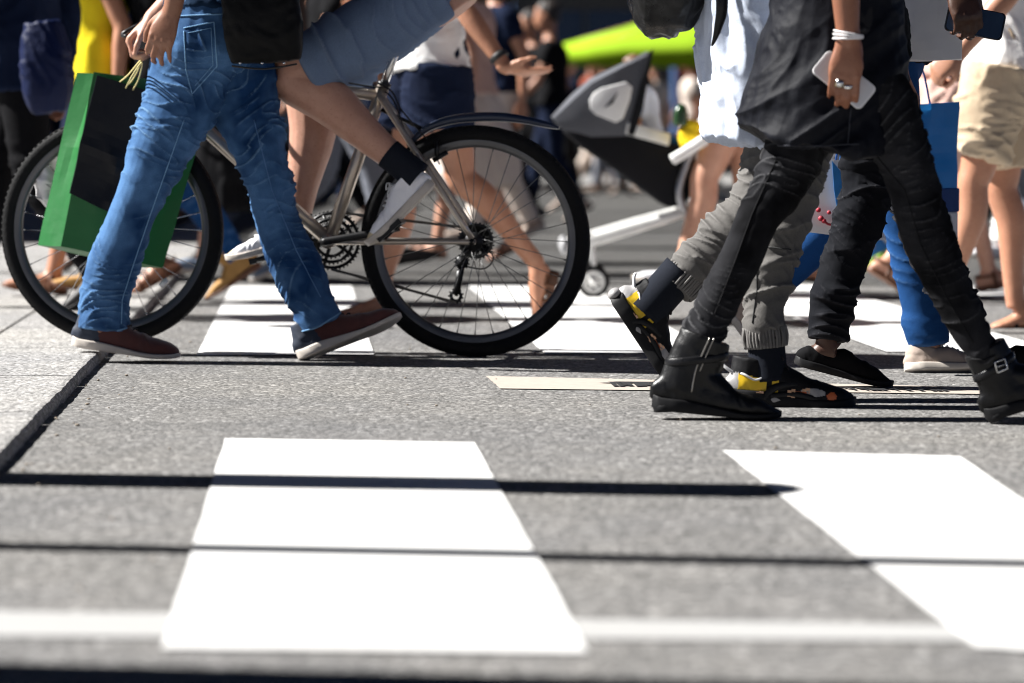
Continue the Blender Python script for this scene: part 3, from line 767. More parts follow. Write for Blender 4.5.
# far pavement and the shop fronts across the street
sheet('far_pavement', [(-60, 37, .11), (60, 37, .11), (60, 58, .11), (-60, 58, .11)], PAVE)
part_kerb = mesh_of([box((0, 36.95, .055), (120, .1, .111))]); fk = obj('far_kerb', part_kerb, KERB, sm=False); fk['kind'] = 'structure'
GLASS = plain('shop_glass', (.012, .014, .017), .06, var=.3, scale=2, bs=0, spec=.6)
def shop(x0, x1, label, wallc, framec, door_at, bays, top=9.5, Y=47):
    """a ground floor of display windows with the storeys above"""
    e = empty('shop_front', ((x0+x1)/2, Y, .11), label, 'shop'); b = e.location
    wm = plain('render_'+label[:9], wallc, .85, var=.2, scale=3, bscale=60, bs=.3)
    fm = plain('frame_'+label[:9], framec, .5, var=.2, scale=4)
    n = bays; w = (x1-x0)/n; ps = []
    for i in range(n+1): ps.append(box((x0+i*w+(.2 if i == 0 else -.2 if i == n else 0), Y, 1.75), (.40, .5, 3.28)))
    ps.append(box(((x0+x1)/2, Y+.02, 3.38+(top-3.4)/2), (x1-x0-.01, .46, top-3.4)))
    part('wall', ps, wm, e, b, sm=False)
    for i in range(n):
        cx = x0+(i+.5)*w
        if i == door_at:
            d = part('door', [box((cx-.55, Y+.1, 1.2), (.1, .08, 2.18)), box((cx+.55, Y+.1, 1.2), (.1, .08, 2.18)), box((cx, Y+.1, 2.34), (1.2, .08, .1)), box((cx, Y+.1, .22), (1.0, .08, .22))], fm, e, b, sm=False)
            part('pane', [box((cx, Y+.12, 1.31), (1.0, .02, 1.96))], GLASS, d, b, sm=False)
            part('handle', [tube([(cx+.4, Y+.02, .95), (cx+.4, Y+.02, 1.5)], .02)], plain('steel', (.5, .5, .5), .3, 1.0), d, b)
            part('side_panel', [box((cx-(w/4+.26), Y+.14, 1.6), (w/2-.92, .06, 2.9)), box((cx+(w/4+.26), Y+.14, 1.6), (w/2-.92, .06, 2.9))], fm, e, b, sm=False)
        else:
            f = part('window', [box((cx, Y+.1, .42), (w-.44, .14, .60)), box((cx, Y+.1, 3.0), (w-.44, .12, .36)), box((cx-w/2+.26, Y+.1, 1.75), (.08, .1, 2.1)), box((cx+w/2-.26, Y+.1, 1.75), (.08, .1, 2.1)), box((cx, Y+.1, 1.75), (.06, .1, 2.1))], fm, e, b, sm=False)
            part('pane', [box((cx, Y+.16, 1.78), (w-.5, .02, 2.1))], GLASS, f, b, sm=False)
    for k in range(2):
        for i in range(n):
            cx = x0+(i+.5)*w; z = 4.4+k*2.7
            f = part('upper_window', [box((cx, Y-.26, z+.72), (1.3, .10, .10)), box((cx, Y-.28, z-.75), (1.4, .16, .08)), box((cx-.6, Y-.25, z-.02), (.1, .08, 1.36)), box((cx+.6, Y-.25, z-.02), (.1, .08, 1.36))], fm, e, b, sm=False)
            part('pane', [box((cx, Y-.225, z-.02), (1.1, .02, 1.36))], GLASS, f, b, sm=False)
shop(-22, -11.2, 'dark grey shop front with display windows at the left end', (.055, .055, .06), (.02, .02, .022), 1, 3)
shop(-11.1, -3.1, 'brown shop front left of the brick red one', (.10, .06, .045), (.025, .018, .014), 2, 3)
shop(-3.0, 2.6, 'near black shop front behind the stroller', (.03, .03, .033), (.02, .02, .02), 0, 2)
shop(2.7, 9.9, 'brick red shop front behind the lime green parasol', (.19, .055, .04), (.03, .02, .02), 1, 3)
shop(10, 24, 'beige shop front at the right end', (.20, .15, .11), (.03, .03, .03), 2, 4)
def shade_block():
    # block added out of view on the left, sized to shade the far street
    e = empty('shade_building', (-24, 33, 0), 'plain building added out of view to shade the far street', 'building'); b = e.location
    part('wall', [box((-24, 33, 5.6), (18, 27, 11.2))], plain('block_render', (.25, .21, .17), .85, scale=3), e, b, sm=False)
    part('cornice', [box((-24, 33, 11.4), (18.8, 27.8, .4))], plain('block_trim', (.35, .32, .28), .8, scale=3), e, b, sm=False)
    for i in range(8):
        for k in range(2):
            y = 21.5+i*3.2; z = 2.2+k*4.2
            f = part('window', [box((-14.96, y, z+.95), (.14, 1.5, .12)), box((-14.96, y, z-.95), (.2, 1.5, .12)), box((-14.96, y-.7, z), (.12, .1, 1.78)), box((-14.96, y+.7, z), (.12, .1, 1.78))], plain('block_trim', (.35, .32, .28)), e, b, sm=False)
            part('pane', [box((-14.985, y, z), (.02, 1.3, 1.78))], GLASS, f, b, sm=False)
shade_block()
# posts added out of view on the left to cast the foreground shadow bands
STEEL = plain('galvanised_steel', (.32, .33, .34), .4, .8, var=.15)
def pole(x, y, r, h, name, label, cat):
    e = empty(name, (x, y, 0), label, cat); b = e.location
    part('post', [tube([(x, y, 0), (x, y, h*.3), (x, y, h)], r, 16)], STEEL, e, b)
    part('base', [ring((x, y, .04), (0, 0, 1), r+.02, circ(.03, 8), 24)], STEEL, e, b)
    part('cap', [ball((x, y, h), (r*1.06, r*1.06, r*.5))], STEEL, e, b)
pole(-1.62, 5.555, .105, 1.86, 'shadow_post', 'thick grey steel post added out of view for the upper shadow band', 'post')
pole(-1.70, 4.665, .044, 4.2, 'slim_shadow_pole', 'slim grey steel pole added out of view for the middle shadow band', 'pole')
pole(-1.60, 3.56, .09, 4.2, 'near_shadow_pole', 'tall grey pole added out of view for the lowest shadow band', 'pole')
# ------------------------------------------------------------------ parasol far behind the stroller
LIME = fabric('lime_canvas', (.22, .36, .012), .8, var=.15)
def parasol():
    c = P(705, 20, 31); c.z = .0
    zr, zt, rad = 1.66, 2.18, 1.75; n = 8
    e = empty('parasol', (c.x, c.y, 0), 'lime green market parasol behind the stroller', 'parasol'); b = e.location
    V = [(c.x, c.y, zt)]; F = []
    for j, (rr, zz) in enumerate(((.5, .72), (1, 0), (1.0, -.16))):
        for i in range(n*4):
            th = 2*math.pi*i/(n*4); sag = 1-.06*abs(math.sin(th*n/2)) if j else 1
            V.append((c.x+rad*rr*math.cos(th)*sag, c.y+rad*rr*math.sin(th)*sag, zr+(zt-zr)*zz*.6 if j == 0 else zr+zz))
    m = n*4
    for i in range(m):
        F.append((0, 1+i, 1+(i+1) % m))
        for j in range(2): F.append((1+j*m+i, 1+(j+1)*m+i, 1+(j+1)*m+(i+1) % m, 1+j*m+(i+1) % m))
    me = mesh_of([(V, F)], b); o = obj('canopy', me, LIME, e); s = o.modifiers.new('s', 'SOLIDIFY'); s.thickness = .006
    part('pole', [tube([(c.x, c.y, 0), (c.x, c.y, zt)], .024)], plain('pale_wood', (.35, .24, .14), .6), e, b)
    part('base', [ring((c.x, c.y, .05), (0, 0, 1), .18, [(-.17, -.05), (.1, -.05), (.1, .03), (-.17, .06)], 32)], STEEL, e, b)
    for i in range(n):
        th = 2*math.pi*i/n; part('rib', [tube([(c.x, c.y, zt-.03), (c.x+rad*.96*math.cos(th), c.y+rad*.96*math.sin(th), zr+.0)], .01, 6)], plain('pale_wood', (.35, .24, .14)), e, b)
parasol()

# ------------------------------------------------------------------ the bicycle (in the upright plane through both hubs)
RC = P(475, 242, 8.60); FC = P(112, 227, 8.74)
RC.z = .3505; FC.z = .3505+KH
bn = unit(Vector((-(FC-RC).y, (FC-RC).x, 0)));  bn = -bn if bn.y > 0 else bn      # sideways, towards the camera
bf = unit(Vector(((FC-RC).x, (FC-RC).y, 0)))                                      # forwards
def B(px, py, off=0.0):
    d = ray(px, py); o = Vector((0, 0, CAMZ)); c = RC+bn*off
    return o+d*((c-o).dot(bn)/d.dot(bn))
def bicycle():
    e = empty('bicycle', (RC.x, RC.y, 0), 'grey city bicycle with black tyres ridden over the crossing', 'bicycle'); b = e.location
    FR = plain('frame_paint', (.46, .40, .34), .30, .7, var=.12, scale=40, bs=0)
    BL = plain('black_alloy', (.008, .008, .009), .4, .1, spec=.3, var=.2); RUB = plain('tyre_rubber', (.007, .007, .0075), .72, spec=.15, var=.3, scale=90, bs=.6, bscale=140, bd=.003)
    CH = plain('chrome', (.55, .55, .56), .22, 1.0, bs=0); RIM = plain('rim_alloy', (.10, .10, .105), .34, .7, bs=0)
    BB = B(329, 241); ST = B(381, 93)
    HT = B(169, 62); HB = B(160, 96); sd = unit(HT-HB)
    r = lambda a, c, q, n=14: tube([a, (a+c)/2, c], q, n)
    part('frame', [r(BB, ST+unit(ST-BB)*.02, .0195), r(ST-Z*.008, HT-sd*.03, .018), r(BB, HB+sd*.02, .021), r(HB-sd*.01, HT+sd*.01, .0205),
                   loft([BB+bn*.028-bf*.02, BB+bn*.05-bf*.12, RC+bn*.064+bf*.02, RC+bn*.064], [.0105, .0095, .008, .008], ref=Z, n=12),
                   loft([BB-bn*.028-bf*.02, BB-bn*.05-bf*.12, RC-bn*.064+bf*.02, RC-bn*.064], [.0105, .0095, .008, .008], ref=Z, n=12),
                   loft([ST+bn*.018-Z*.01, ST+bn*.045+(RC-ST)*.3, RC+bn*.064+Z*.01], [.0105, .010, .009], ref=bf, n=12),
                   loft([ST-bn*.018-Z*.01, ST-bn*.045+(RC-ST)*.3, RC-bn*.064+Z*.01], [.0105, .010, .009], ref=bf, n=12),
                   tube([BB-bn*.036, BB+bn*.036], .022, 16), r(ST+unit(ST-BB)*.005, ST+unit(ST-BB)*.03, .0195)], FR, e, b)
    part('seat_clamp', [r(ST+unit(ST-BB)*.022, ST+unit(ST-BB)*.034, .0215)], BL, e, b)
    SP = B(409, 34); sdir = unit(ST-BB)
    part('seat_post', [r(ST, ST+sdir*.215, .0136)], CH, e, b)
    q = ST+sdir*.22
    part('saddle', [loft([q-bf*.13+Z*.035, q-bf*.07+Z*.04, q+bf*.02+Z*.032, q+bf*.10+Z*.03, q+bf*.14+Z*.022], [(.022, .07), (.026, .075), (.022, .04), (.018, .02), (.012, .012)], ref=Z, n=18),
                    tube([q-bf*.10+bn*.02+Z*.01, q+bf*.02+bn*.02, q+bf*.12+Z*.012], .004, 6, 4), tube([q-bf*.10-bn*.02+Z*.01, q+bf*.02-bn*.02, q+bf*.12+Z*.012], .004, 6, 4)], leather('saddle_black', (.015, .014, .014)), e, b)
    # fork, stem, handlebar
    cr = HB-sd*.025
    part('fork', [loft([cr+bn*.02, cr+bn*.055-sd*.04, FC+bn*.055+Z*.15, FC+bn*.052], [.016, .0145, .0125, .008], ref=bf, n=12),
                  loft([cr-bn*.02, cr-bn*.055-sd*.04, FC-bn*.055+Z*.15, FC-bn*.052], [.016, .0145, .0125, .008], ref=bf, n=12), tube([cr+bn*.06, cr-bn*.06], .017, 12), r(cr-sd*.01, HB, .018)], FR, e, b)
    top = HT+sd*.05; hb = top+bf*.07+Z*.06
    part('stem', [r(HT, top+sd*.02, .0145), r(top, hb, .016)], BL, e, b)
    h = part('handlebar', [tube([hb+bn*.30-bf*.10, hb+bn*.22-bf*.04+Z*.01, hb+bn*.08, hb, hb-bn*.08, hb-bn*.22-bf*.04+Z*.01, hb-bn*.30-bf*.10], .0115, 12, 4)], BL, e, b)
    for s in (1, -1):
        part('grip', [tube([hb+bn*.23*s-bf*.045, hb+bn*.31*s-bf*.11], .016, 12)], RUB, h, b)
        part('brake_lever', [tube([hb+bn*.2*s-bf*.02, hb+bn*.22*s+bf*.03-Z*.03, hb+bn*.28*s-bf*.0-Z*.04], .006, 8, 3)], BL, h, b)
    # wheels
    def wheel(c, rear):
        w = empty('wheel', c-Vector(b)); w.parent = e; w.location = c-Vector(b)
        prof = [(.0235*math.cos(t)*(1.0 if math.cos(t) < 0 else 1.06), .0225*math.sin(t)) for t in [2*math.pi*k/16 for k in range(16)]]
        part('tyre', [ring((0, 0, 0), bn, .3255, prof, 120)], RUB, w, (0, 0, 0))
        kn = []
        u = bf; v = Z
        for i in range(110):                                             # tread blocks on both shoulders
            for s in (1, -1):
                th = 2*math.pi*(i+.5*(s > 0))/110; d = u*math.cos(th)+v*math.sin(th); tt = v*math.cos(th)-u*math.sin(th)
                kn.append(box(d*.3448+bn*.0125*s, (.004, .0085, .011), [d, unit(bn*s*.8+tt*.6), tt]))
        part('tread', kn, RUB, w, (0, 0, 0), sm=False)
        part('rim', [ring((0, 0, 0), bn, .296, [(.010, -.0125), (.012, -.0125), (.012, .0125), (.010, .0125), (-.004, .012), (-.013, .006), (-.013, -.006), (-.004, -.012)], 120)], RIM, w, (0, 0, 0))
        sp = []
        hr = .024
        for i in range(32):
            s = 1 if i % 2 else -1; th = 2*math.pi*i/32; cx = .55*(1 if (i//2) % 2 else -1)
            a = (bf*math.cos(th+cx)+Z*math.sin(th+cx))*hr+bn*.030*s; q = (bf*math.cos(th)+Z*math.sin(th))*.285
            sp.append(tube([a, q], .0013, 5)); sp.append(tube([q*.965, q*1.0], .0024, 5))
        part('spokes', sp, CH if not rear else plain('spoke_steel', (.16, .16, .16), .35, .9, bs=0), w, (0, 0, 0))
        part('hub', [tube([bn*.05, bn*-.05], .014, 14), tube([bn*.034, bn*.028], .028, 18), tube([bn*-.034, bn*-.028], .028, 18), tube([bn*.075, bn*-.075], .005, 8), tube([bn*.072, bn*.066], .010, 8)], BL, w, (0, 0, 0))
        vd = bf*.42*(1 if rear else -1)+Z*.9; vd = unit(vd)
        part('valve', [tube([vd*.287, vd*.255], .003, 6)], CH, w, (0, 0, 0))
        if not rear:
            part('reflector', [box((bf*-.62+Z*-.62)*.26, (.014, .03, .006), [unit(bf+Z), unit(bf-Z), bn])], plain('reflector', (.7, .7, .72), .2), w, (0, 0, 0))
        return w
    wheel(RC, True); wheel(FC, False)
    # drive train on the far side
    far = -bn*.045
    def cog(c, r, n, t=.002):
        ps = [ring(c, bn, r, [(-.010, -t/2), (0, -t/2), (0, t/2), (-.010, t/2)], 60)]
        for i in range(n):
            th = 2*math.pi*i/n; d = bf*math.cos(th)+Z*math.sin(th); ps.append(box(c+d*(r+.002), (.005, .005, t), [d, bn.cross(d), bn]))
        return ps
    cp = cog(BB+far, .088, 44)+cog(BB+far+bn*.007, .070, 34)+cog(BB+far+bn*.013, .052, 24)
    for i in range(5):
        th = 2*math.pi*i/5; d = bf*math.cos(th)+Z*math.sin(th); cp.append(tube([BB+far, BB+far+d*.08], .006, 8))
    cp.append(tube([BB+far-bn*.004, BB+far+bn*.03], .018, 14)); part('chainring', cp, BL, e, b)
    cs = []
    for i in range(8): cs += cog(RC+far*.8+bn*.0035*(3-i)*-1, .024+.0042*i, 14+2*i, .0018)
    part('cassette', cs, plain('dark_steel', (.05, .05, .05), .35, .9), e, b)
    DR = B(462, 262, -.045); JW = B(456, 296, -.045)
    part('derailleur', [r(RC+far-Z*.01, DR, .009), r(DR, JW, .006), box(DR, (.03, .018, .035)), box(JW+(DR-JW)*.45, (.022, .006, .085), [bf, bn, unit(DR-JW)])]+cog(DR-Z*.0, .020, 11)+cog(JW, .020, 11)
         + [tube([RC+far+bf*-.01, RC+far-bf*.05-Z*.05, RC+far-bf*.02-Z*.085, DR+Z*-.01], .0025, 6, 5)], BL, e, b)
    def chain(a, c, n):
        ps = []
        d = unit(c-a); w = d.cross(bn)
        for i in range(n):
            q = a+(c-a)*((i+.5)/n); ps.append(box(q+bn*(.0035 if i % 2 else .0018), (.0125, .0016, .008), [d, bn, w])); ps.append(box(q-bn*(.0035 if i % 2 else .0018), (.0125, .0016, .008), [d, bn, w]))
        return ps
    for ca, cb, cn_ in ((BB+far+Z*.088, RC+far*.9+Z*.036, 38), (BB+far-Z*.088, JW-Z*.02, 34)): part('chain', chain(ca, cb, cn_), plain('chain_steel', (.10, .09, .08), .4, .9), e, b, sm=False)
    PN = B(391, 230, .12); PF = B(266, 258, -.12)
    for s, p in ((1, PN), (-1, PF)):
        c0 = BB+bn*.055*s; c1 = BB+bn*.062*s+(Vector((p.x, p.y, p.z))-BB-bn*(p-BB).dot(bn))
        part('crank_arm', [loft([c0-(c1-c0)*.03, c0, c1, c1+(c1-c0)*.03], [(.011, .008), (.013, .008), (.009, .007), (.007, .006)], ref=Z, n=12, sub=2)], BL, e, b)
        a = c1+bn*.055*s
        ang = .72 if s > 0 else .25
        d1 = rot(bf, bn, ang if bn.cross(bf).z < 0 else -ang); d1 = unit(bf*math.cos(ang)-Z*math.sin(ang)); d2 = bn.cross(d1)
        ps = [box(a+d1*.04, (.010, .085, .018), [d1, bn, d2]), box(a-d1*.04, (.010, .085, .018), [d1, bn, d2]), box(a+bn*.04, (.08, .008, .016), [d1, bn, d2]), box(a-bn*.035, (.08, .010, .016), [d1, bn, d2]), tube([c1, a+bn*.04*s], .007, 10)]
        part('pedal', ps, BL, e, b, sm=False)
    # rear clip-on mudguard, brake, cables, bottle cage
    mg = [B(408, 146), B(425, 130), B(445, 121.5), B(470, 117.5), B(500, 117), B(525, 120), B(545, 124.5), B(559, 128)]
    part('mudguard', [loft(mg, [(.006, .012), (.011, .024), (.013, .027), (.014, .028), (.014, .028), (.012, .027), (.010, .024), (.005, .014)], ref=Z, n=16, sub=4, e=2.6)], plain('navy_plastic', (.012, .02, .045), .35, var=.1, bs=0), e, b)
    part('mudguard_stay', [r(ST+bn*.0-Z*.05, mg[1], .006)], BL, e, b)
    for s in (1, -1):
        a = B(437, 158, .045*s) if s > 0 else B(437, 158, -.045)
        part('brake', [r(a, a+Z*.05+bf*.0, .008), box(a-bf*.01+Z*.005, (.05, .014, .014), [unit(bf-Z*.6), bn, unit(Z+bf*.6)]), tube([a+Z*.05, a+Z*.055-bn*.045*s], .003, 6)], BL, e, b)
    part('cable', [tube([HT+bn*.02-sd*.02, HT+(ST-HT)*.5+Z*.02+bn*.012, ST+bf*.05+Z*.022+bn*.018, ST-bf*.03+Z*.01+bn*.022, B(403, 112, .03), B(437, 150, .01)], .0025, 6, 6),
                   tube([ST+bf*.02+Z*.02, ST-bf*.04-Z*.02+bn*.02, ST+(RC-ST)*.35+bn*.05, ST+(RC-ST)*.8+bn*.06], .0025, 6, 5)], BL, e, b)
    part('band', [r(BB+(ST-BB)*.27, BB+(ST-BB)*.29, .0185), r(BB+(ST-BB)*.46, BB+(ST-BB)*.475, .0185)], BL, e, b)
    return BB
BBP = bicycle()
# ------------------------------------------------------------------ materials of clothes and skin
DENIM = fabric('blue_denim', (.007, .031, .095), .85, .4, wear_lit=.55, wear_lit_col=(.24, .40, .58), fade=(.082, .178, .345))
DENIM2 = fabric('mid_denim', (.010, .048, .15), .85, .25, wear_lit=.5, wear_lit_col=(.2, .36, .6))
DENIMD = fabric('dark_denim', (.006, .010, .026), .85, .25, wear_lit=.3, wear_lit_col=(.04, .07, .14))
BLACKJ = fabric('black_denim', (.0045, .0045, .0052), .85, .35, spec=.04, wear_lit=.55, wear_lit_col=(.13, .13, .135), fade=(.026, .026, .029))
CHARJ = fabric('charcoal_denim', (.0055, .006, .008), .8, .3, spec=.04, wear_lit=.6, wear_lit_col=(.06, .06, .068), fade=(.012, .0125, .015))
GREYJ = fabric('grey_cotton', (.105, .10, .095), .85, .25, wear_lit=.5, wear_lit_col=(.26, .25, .24))
TUNIC = fabric('black_tunic', (.003, .0035, .0065), .6, .3, wear_lit=.2, wear_lit_col=(.02, .022, .03), spec=.12)
SHIRTB = fabric('pale_blue_cotton', (.50, .55, .66), .8, .08)
NAVYS = fabric('navy_short_cloth', (.105, .145, .225), .85, .2, wear_lit=.6, wear_lit_col=(.22, .27, .36))
WHITE = fabric('white_cotton', (.78, .77, .75), .85, .06)
NAVYT = fabric('navy_cotton', (.006, .011, .03), .85, .2)
BLUET = fabric('teal_navy_cotton', (.008, .022, .05), .85, .2)
KHAKI = fabric('khaki_cotton', (.46, .36, .25), .85, .12, wear_lit=.5, wear_lit_col=(.62, .52, .40))
YELLOW = fabric('yellow_cotton', (.80, .60, .02), .85, .1)
BLACKC = fabric('black_cloth', (.004, .004, .005), .85, .3)
PINKB = fabric('beige_pink_cloth', (.50, .33, .28), .85, .12)
CREAM = fabric('cream_cloth', (.62, .54, .48), .85, .1)
GREYT = fabric('mid_grey_cloth', (.16, .17, .20), .85, .15)
RIBSOCK = fabric('black_sock', (.012, .014, .020), .9, .3)
SK_L = skin('skin_light', (.58, .33, .23)); SK_M = skin('skin_mid', (.46, .235, .145)); SK_T = skin('skin_tan', (.25, .108, .060)); SK_D = skin('skin_dark', (.075, .035, .022))
MAROON = plain('maroon_suede', (.070, .017, .014), .85, var=.35, scale=40, bs=.6, bscale=400, sheen=.3)
NAVYL = plain('navy_suede', (.010, .018, .038), .7, var=.3, bs=.4)
SOLEW = plain('white_rubber', (.50, .45, .40), .6, var=.2, scale=30, bs=.2); SOLEK = plain('black_rubber', (.008, .008, .009), .6, bs=.3, spec=.2)
BLKLEA = leather('black_boot_leather', (.0035, .0035, .004), .33, .3)
WHTCAN = fabric('white_canvas', (.80, .80, .84), .8, .08); TOECAP = plain('cream_rubber', (.66, .55, .34), .5, var=.1)
BLKMESH = fabric('black_mesh', (.005, .005, .006), .6, .3, spec=.2); YELP = plain('yellow_panel', (.80, .52, .012), .45, var=.08, bs=.2); ORNP = plain('orange_print', (.55, .12, .03), .5)
SILV = plain('silver', (.6, .6, .6), .2, 1.0, bs=0); LACE = plain('dark_lace', (.012, .008, .009), .8); LACEW = plain('white_lace', (.75, .75, .75), .8)
BLKSUE = plain('black_suede', (.005, .005, .006), .85, spec=.1, bs=.4, bscale=400); BEIGE = plain('beige_suede', (.38, .30, .25), .8, bs=.3, bscale=300); TAN = plain('tan_suede', (.42, .23, .07), .8, bs=.4, bscale=300); BROWN = plain('brown_leather', (.12, .045, .018), .5)
WS = 1.0
W_ = lambda n, Y: n*Y/FPX/2*WS          # half of a width of n picture pixels at distance Y, in metres

WS = .92
# ------------------------------------------------------------------ 1 the man in blue jeans with the bags
Y = 8.42
def man_post(m): pass
hipR, hipL = P(206, 50, 8.36), P(214, 44, 8.56)
rear = [(P(192, 72, 8.42), (W_(94, Y), .105)), (P(178, 112, 8.40), (W_(80, Y), .100)), (P(162, 146, Y-.03), (W_(66, Y), .090)), (P(138, 200, Y-.03), (W_(51, Y), .074)), (P(124, 236, Y-.02), (W_(52, Y), .075)), (P(112, 270, Y-.02), (W_(57, Y), .073)), (P(105, 302, Y-.02), (W_(53, Y), .070)), (P(103, 329, Y-.02), (W_(55, Y), .070))]
front = [(P(232, 66, 8.50), (W_(92, Y), .100)), (P(243, 102, 8.50), (W_(80, Y), .095)), (P(259, 146, 8.48), (W_(60, Y), .085)), (P(271, 196, 8.48), (W_(48, Y), .072)), (P(281, 232, 8.48), (W_(50, Y), .072)), (P(297, 268, 8.48), (W_(58, Y), .074)), (P(310, 298, 8.48), (W_(50, Y), .068)), (P(321, 325, 8.48), (W_(52, Y), .068))]
n_w, d_w = Vector((-.15, -1, .1)), P(150, 62, 8.2)-P(171, 6, 8.2)
m1, b1, J1 = person('man in blue jeans and maroon shoes walking with a green paper bag', (1, .0, 0), (hipL, hipR), (P(271, 190, 8.48), P(140, 196, 8.39)), (P(316, 322, 8.48), P(104, 330, 8.40)),
    ([P(301, 361, 8.46), P(402, 321, 8.46)], [P(73, 346, 8.40), P(178, 361, 8.40)]),
    dict(bottom=dict(kind='long', name='jeans', mat=DENIM, paths=(front, rear), waist=.13, grow=1.18,
                     amps=[(0, .004), (.15, .004), (.3, .005), (.42, .0078), (.56, .0078), (.64, .003), (.78, .004), (.9, .0075), (.96, .006), (1, .002)], f=36, slant=1.1, fine=.003),
         foot=.62, top=dict(mat=BLUET, hem=.11, grow=1.16, sleeve=.5, flare=1.0, name='t_shirt'),
         feet=simple_shoe('sneaker', [MAROON, NAVYL], SOLEW, name='shoe', laces=LACE, zone=lambda c: (c[:, 0] < .062+.25*(.07-c[:, 2])).astype(int))),
    H=1.76, base=(P(210, 60, 8.45).x, 8.45, 0), arms=((P(285, -75, 8.80), P(262, -62, 8.6)), (P(190, -72, 8.17), P(172, 11, 8.20))), hands=(None, dict(d=d_w, n=n_w, thumb=-1, size=1.0, curls=[(.5, .6, .4), (.45, .55, .4), (.4, .5, .35), (.35, .45, .3)], tcurl=.25, spread=.08)),
    skinm=skin('skin_olive', (.30, .150, .092)), vox=.0042, hair=('short', (.03, .018, .01)), seed=3, cloth_vox=.0038)
def seam_bits(o, base):
    """jean seams, back pocket and hems standing proud of the cloth: projected onto the mesh"""
    from mathutils.bvhtree import BVHTree
    me = o.data; V = [Vector(v)+Vector(base) for v in getV(me)]; F = [tuple(p.vertices) for p in me.polygons]
    t = BVHTree.FromPolygons(V, F); cam0 = Vector((0, 0, CAMZ))
    def onto(px, py):
        d = ray(px, py).normalized(); h = t.ray_cast(cam0, d); return (h[0]+h[1]*.0012) if h[0] else None
    return onto
def stitch_line(o, base, pts, r, mat, name='seam', step=3):
    onto = seam_bits(o, base); q = []
    for (x0, y0), (x1, y1) in zip(pts, pts[1:]):
        n = max(2, int(math.hypot(x1-x0, y1-y0)/step))
        for i in range(n): q.append(onto(x0+(x1-x0)*i/n, y0+(y1-y0)*i/n))
    q = [p for p in q if p is not None]
    if len(q) > 2: part(name, [tube(q, r, 6)], mat, o, base)
THREAD = fabric('pale_denim_edge', (.16, .30, .48), .85, .2)
jn = J1['bottom']
stitch_line(jn, b1, [(184, 28), (214, 22), (217, 66), (192, 94), (186, 70), (184, 28)], .0019, THREAD, 'back_pocket')
stitch_line(jn, b1, [(188, 33), (211, 28), (213, 65), (193, 88)], .0010, THREAD, 'pocket_stitching')
stitch_line(jn, b1, [(184, 120), (168, 165), (150, 215), (134, 262), (122, 300), (121, 327)], .0016, THREAD, 'leg_seam')
stitch_line(jn, b1, [(78, 329), (104, 334), (130, 327)], .0026, THREAD, 'hem')
stitch_line(jn, b1, [(292, 334), (318, 327), (343, 311)], .0026, THREAD, 'hem')
stitch_line(jn, b1, [(254, 120), (272, 190), (296, 250), (322, 300)], .0015, DENIM2, 'leg_seam')
stitch_line(jn, b1, [(138, 18), (180, 16), (225, 14)], .0024, THREAD, 'waistband')

# bags of the man: green paper bag, black paper bag in front of it, black shoulder bag
def paper_bag(name, label, quad, dirn, depth, mat, handles=None, inner=None, crumple=.004, seed=1, parent_extra=None):
    """quad: front face corners tl, tr, br, bl (world); dirn: where the depth goes; open top, folded gusset"""
    tl, tr, br, bl = [Vector(q) for q in quad]; d = unit(dirn)*depth
    base = Vector(((bl.x+br.x)/2, (bl.y+br.y)/2, min(bl.z, br.z)))
    e = empty(name, base, label, 'bag'); n = 14; V, F = [], []
    ringpts = []
    for i in range(n+1):
        v = i/n; l = bl+(tl-bl)*v; r_ = br+(tr-br)*v; pin = .36*v*v      # gussets fold inwards towards the top
        row = []
        for k in range(9): row.append(l+(r_-l)*k/8)
        for k in range(1, 4): row.append(r_+d*k/4*(1-.25*v)-(r_-l).normalized()*depth*pin*(1-abs(k/4-.5)*2))
        bd = d*(1-.25*v)
        for k in range(9): row.append(r_+bd+(l-r_)*k/8)
        for k in range(1, 4): row.append(l+bd*(1-k/4)+(r_-l).normalized()*depth*pin*(1-abs(k/4-.5)*2))
        ringpts.append(row)
    m = len(ringpts[0])
    for row in ringpts: V += row
    for i in range(n):
        for k in range(m): F.append((i*m+k, i*m+(k+1) % m, (i+1)*m+(k+1) % m, (i+1)*m+k))
    F.append(tuple(range(m-1, -1, -1)))
    me = mesh_of([(V, F)], base); Vv = getV(me); N = getN(me)
    q = vnoise(Vv*16+seed, seed)-.5; q2 = ridge(Vv*np.array([9, 9, 7])+seed*3, seed+1)**3-.2
    setV(me, Vv+N*((q*.8+q2*.9)*crumple)[:, None])
    o = obj('paper', me, mat, e, sm=False); s = o.modifiers.new('s', 'SOLIDIFY'); s.thickness = .0014; s.offset = -1
    sb = o.modifiers.new('u', 'SUBSURF'); sb.levels = 1; sb.render_levels = 2; sb.subdivision_type = 'SIMPLE'
    if handles:
        for hh in handles[0]: part('handle', [tube(hh, handles[2], 8, 5)], handles[1], e, base)
    return e, base
GREEN = plain('green_paper', (.005, .125, .020), .45, var=.12, scale=6, bs=.3, bscale=30, bd=.003)
BLKPAP = plain('black_paper', (.004, .0045, .007), .35, var=.3, spec=.2, scale=8, bs=.4, bscale=14, bd=.006)
ROPE = plain('straw_cord', (.58, .50, .22), .8, var=.2, scale=200)
yb = 8.66
hnd = [P(138, 70, 8.30), P(142, 64, 8.24)]
gq = (P(94, 72, yb), P(214, 88, yb+.02), P(163, 268, yb), P(61, 246, yb))
ge, gb = paper_bag('shopping_bag', 'green paper shopping bag hanging beside the blue jeans', gq, Vector((-.9, .75, 0)), .105, GREEN,
                   ([[P(120, 82, yb), P(129, 74, 8.45), P(141, 60, 8.24), P(136, 74, 8.5), P(128, 86, yb)]], ROPE, .0022), seed=2)
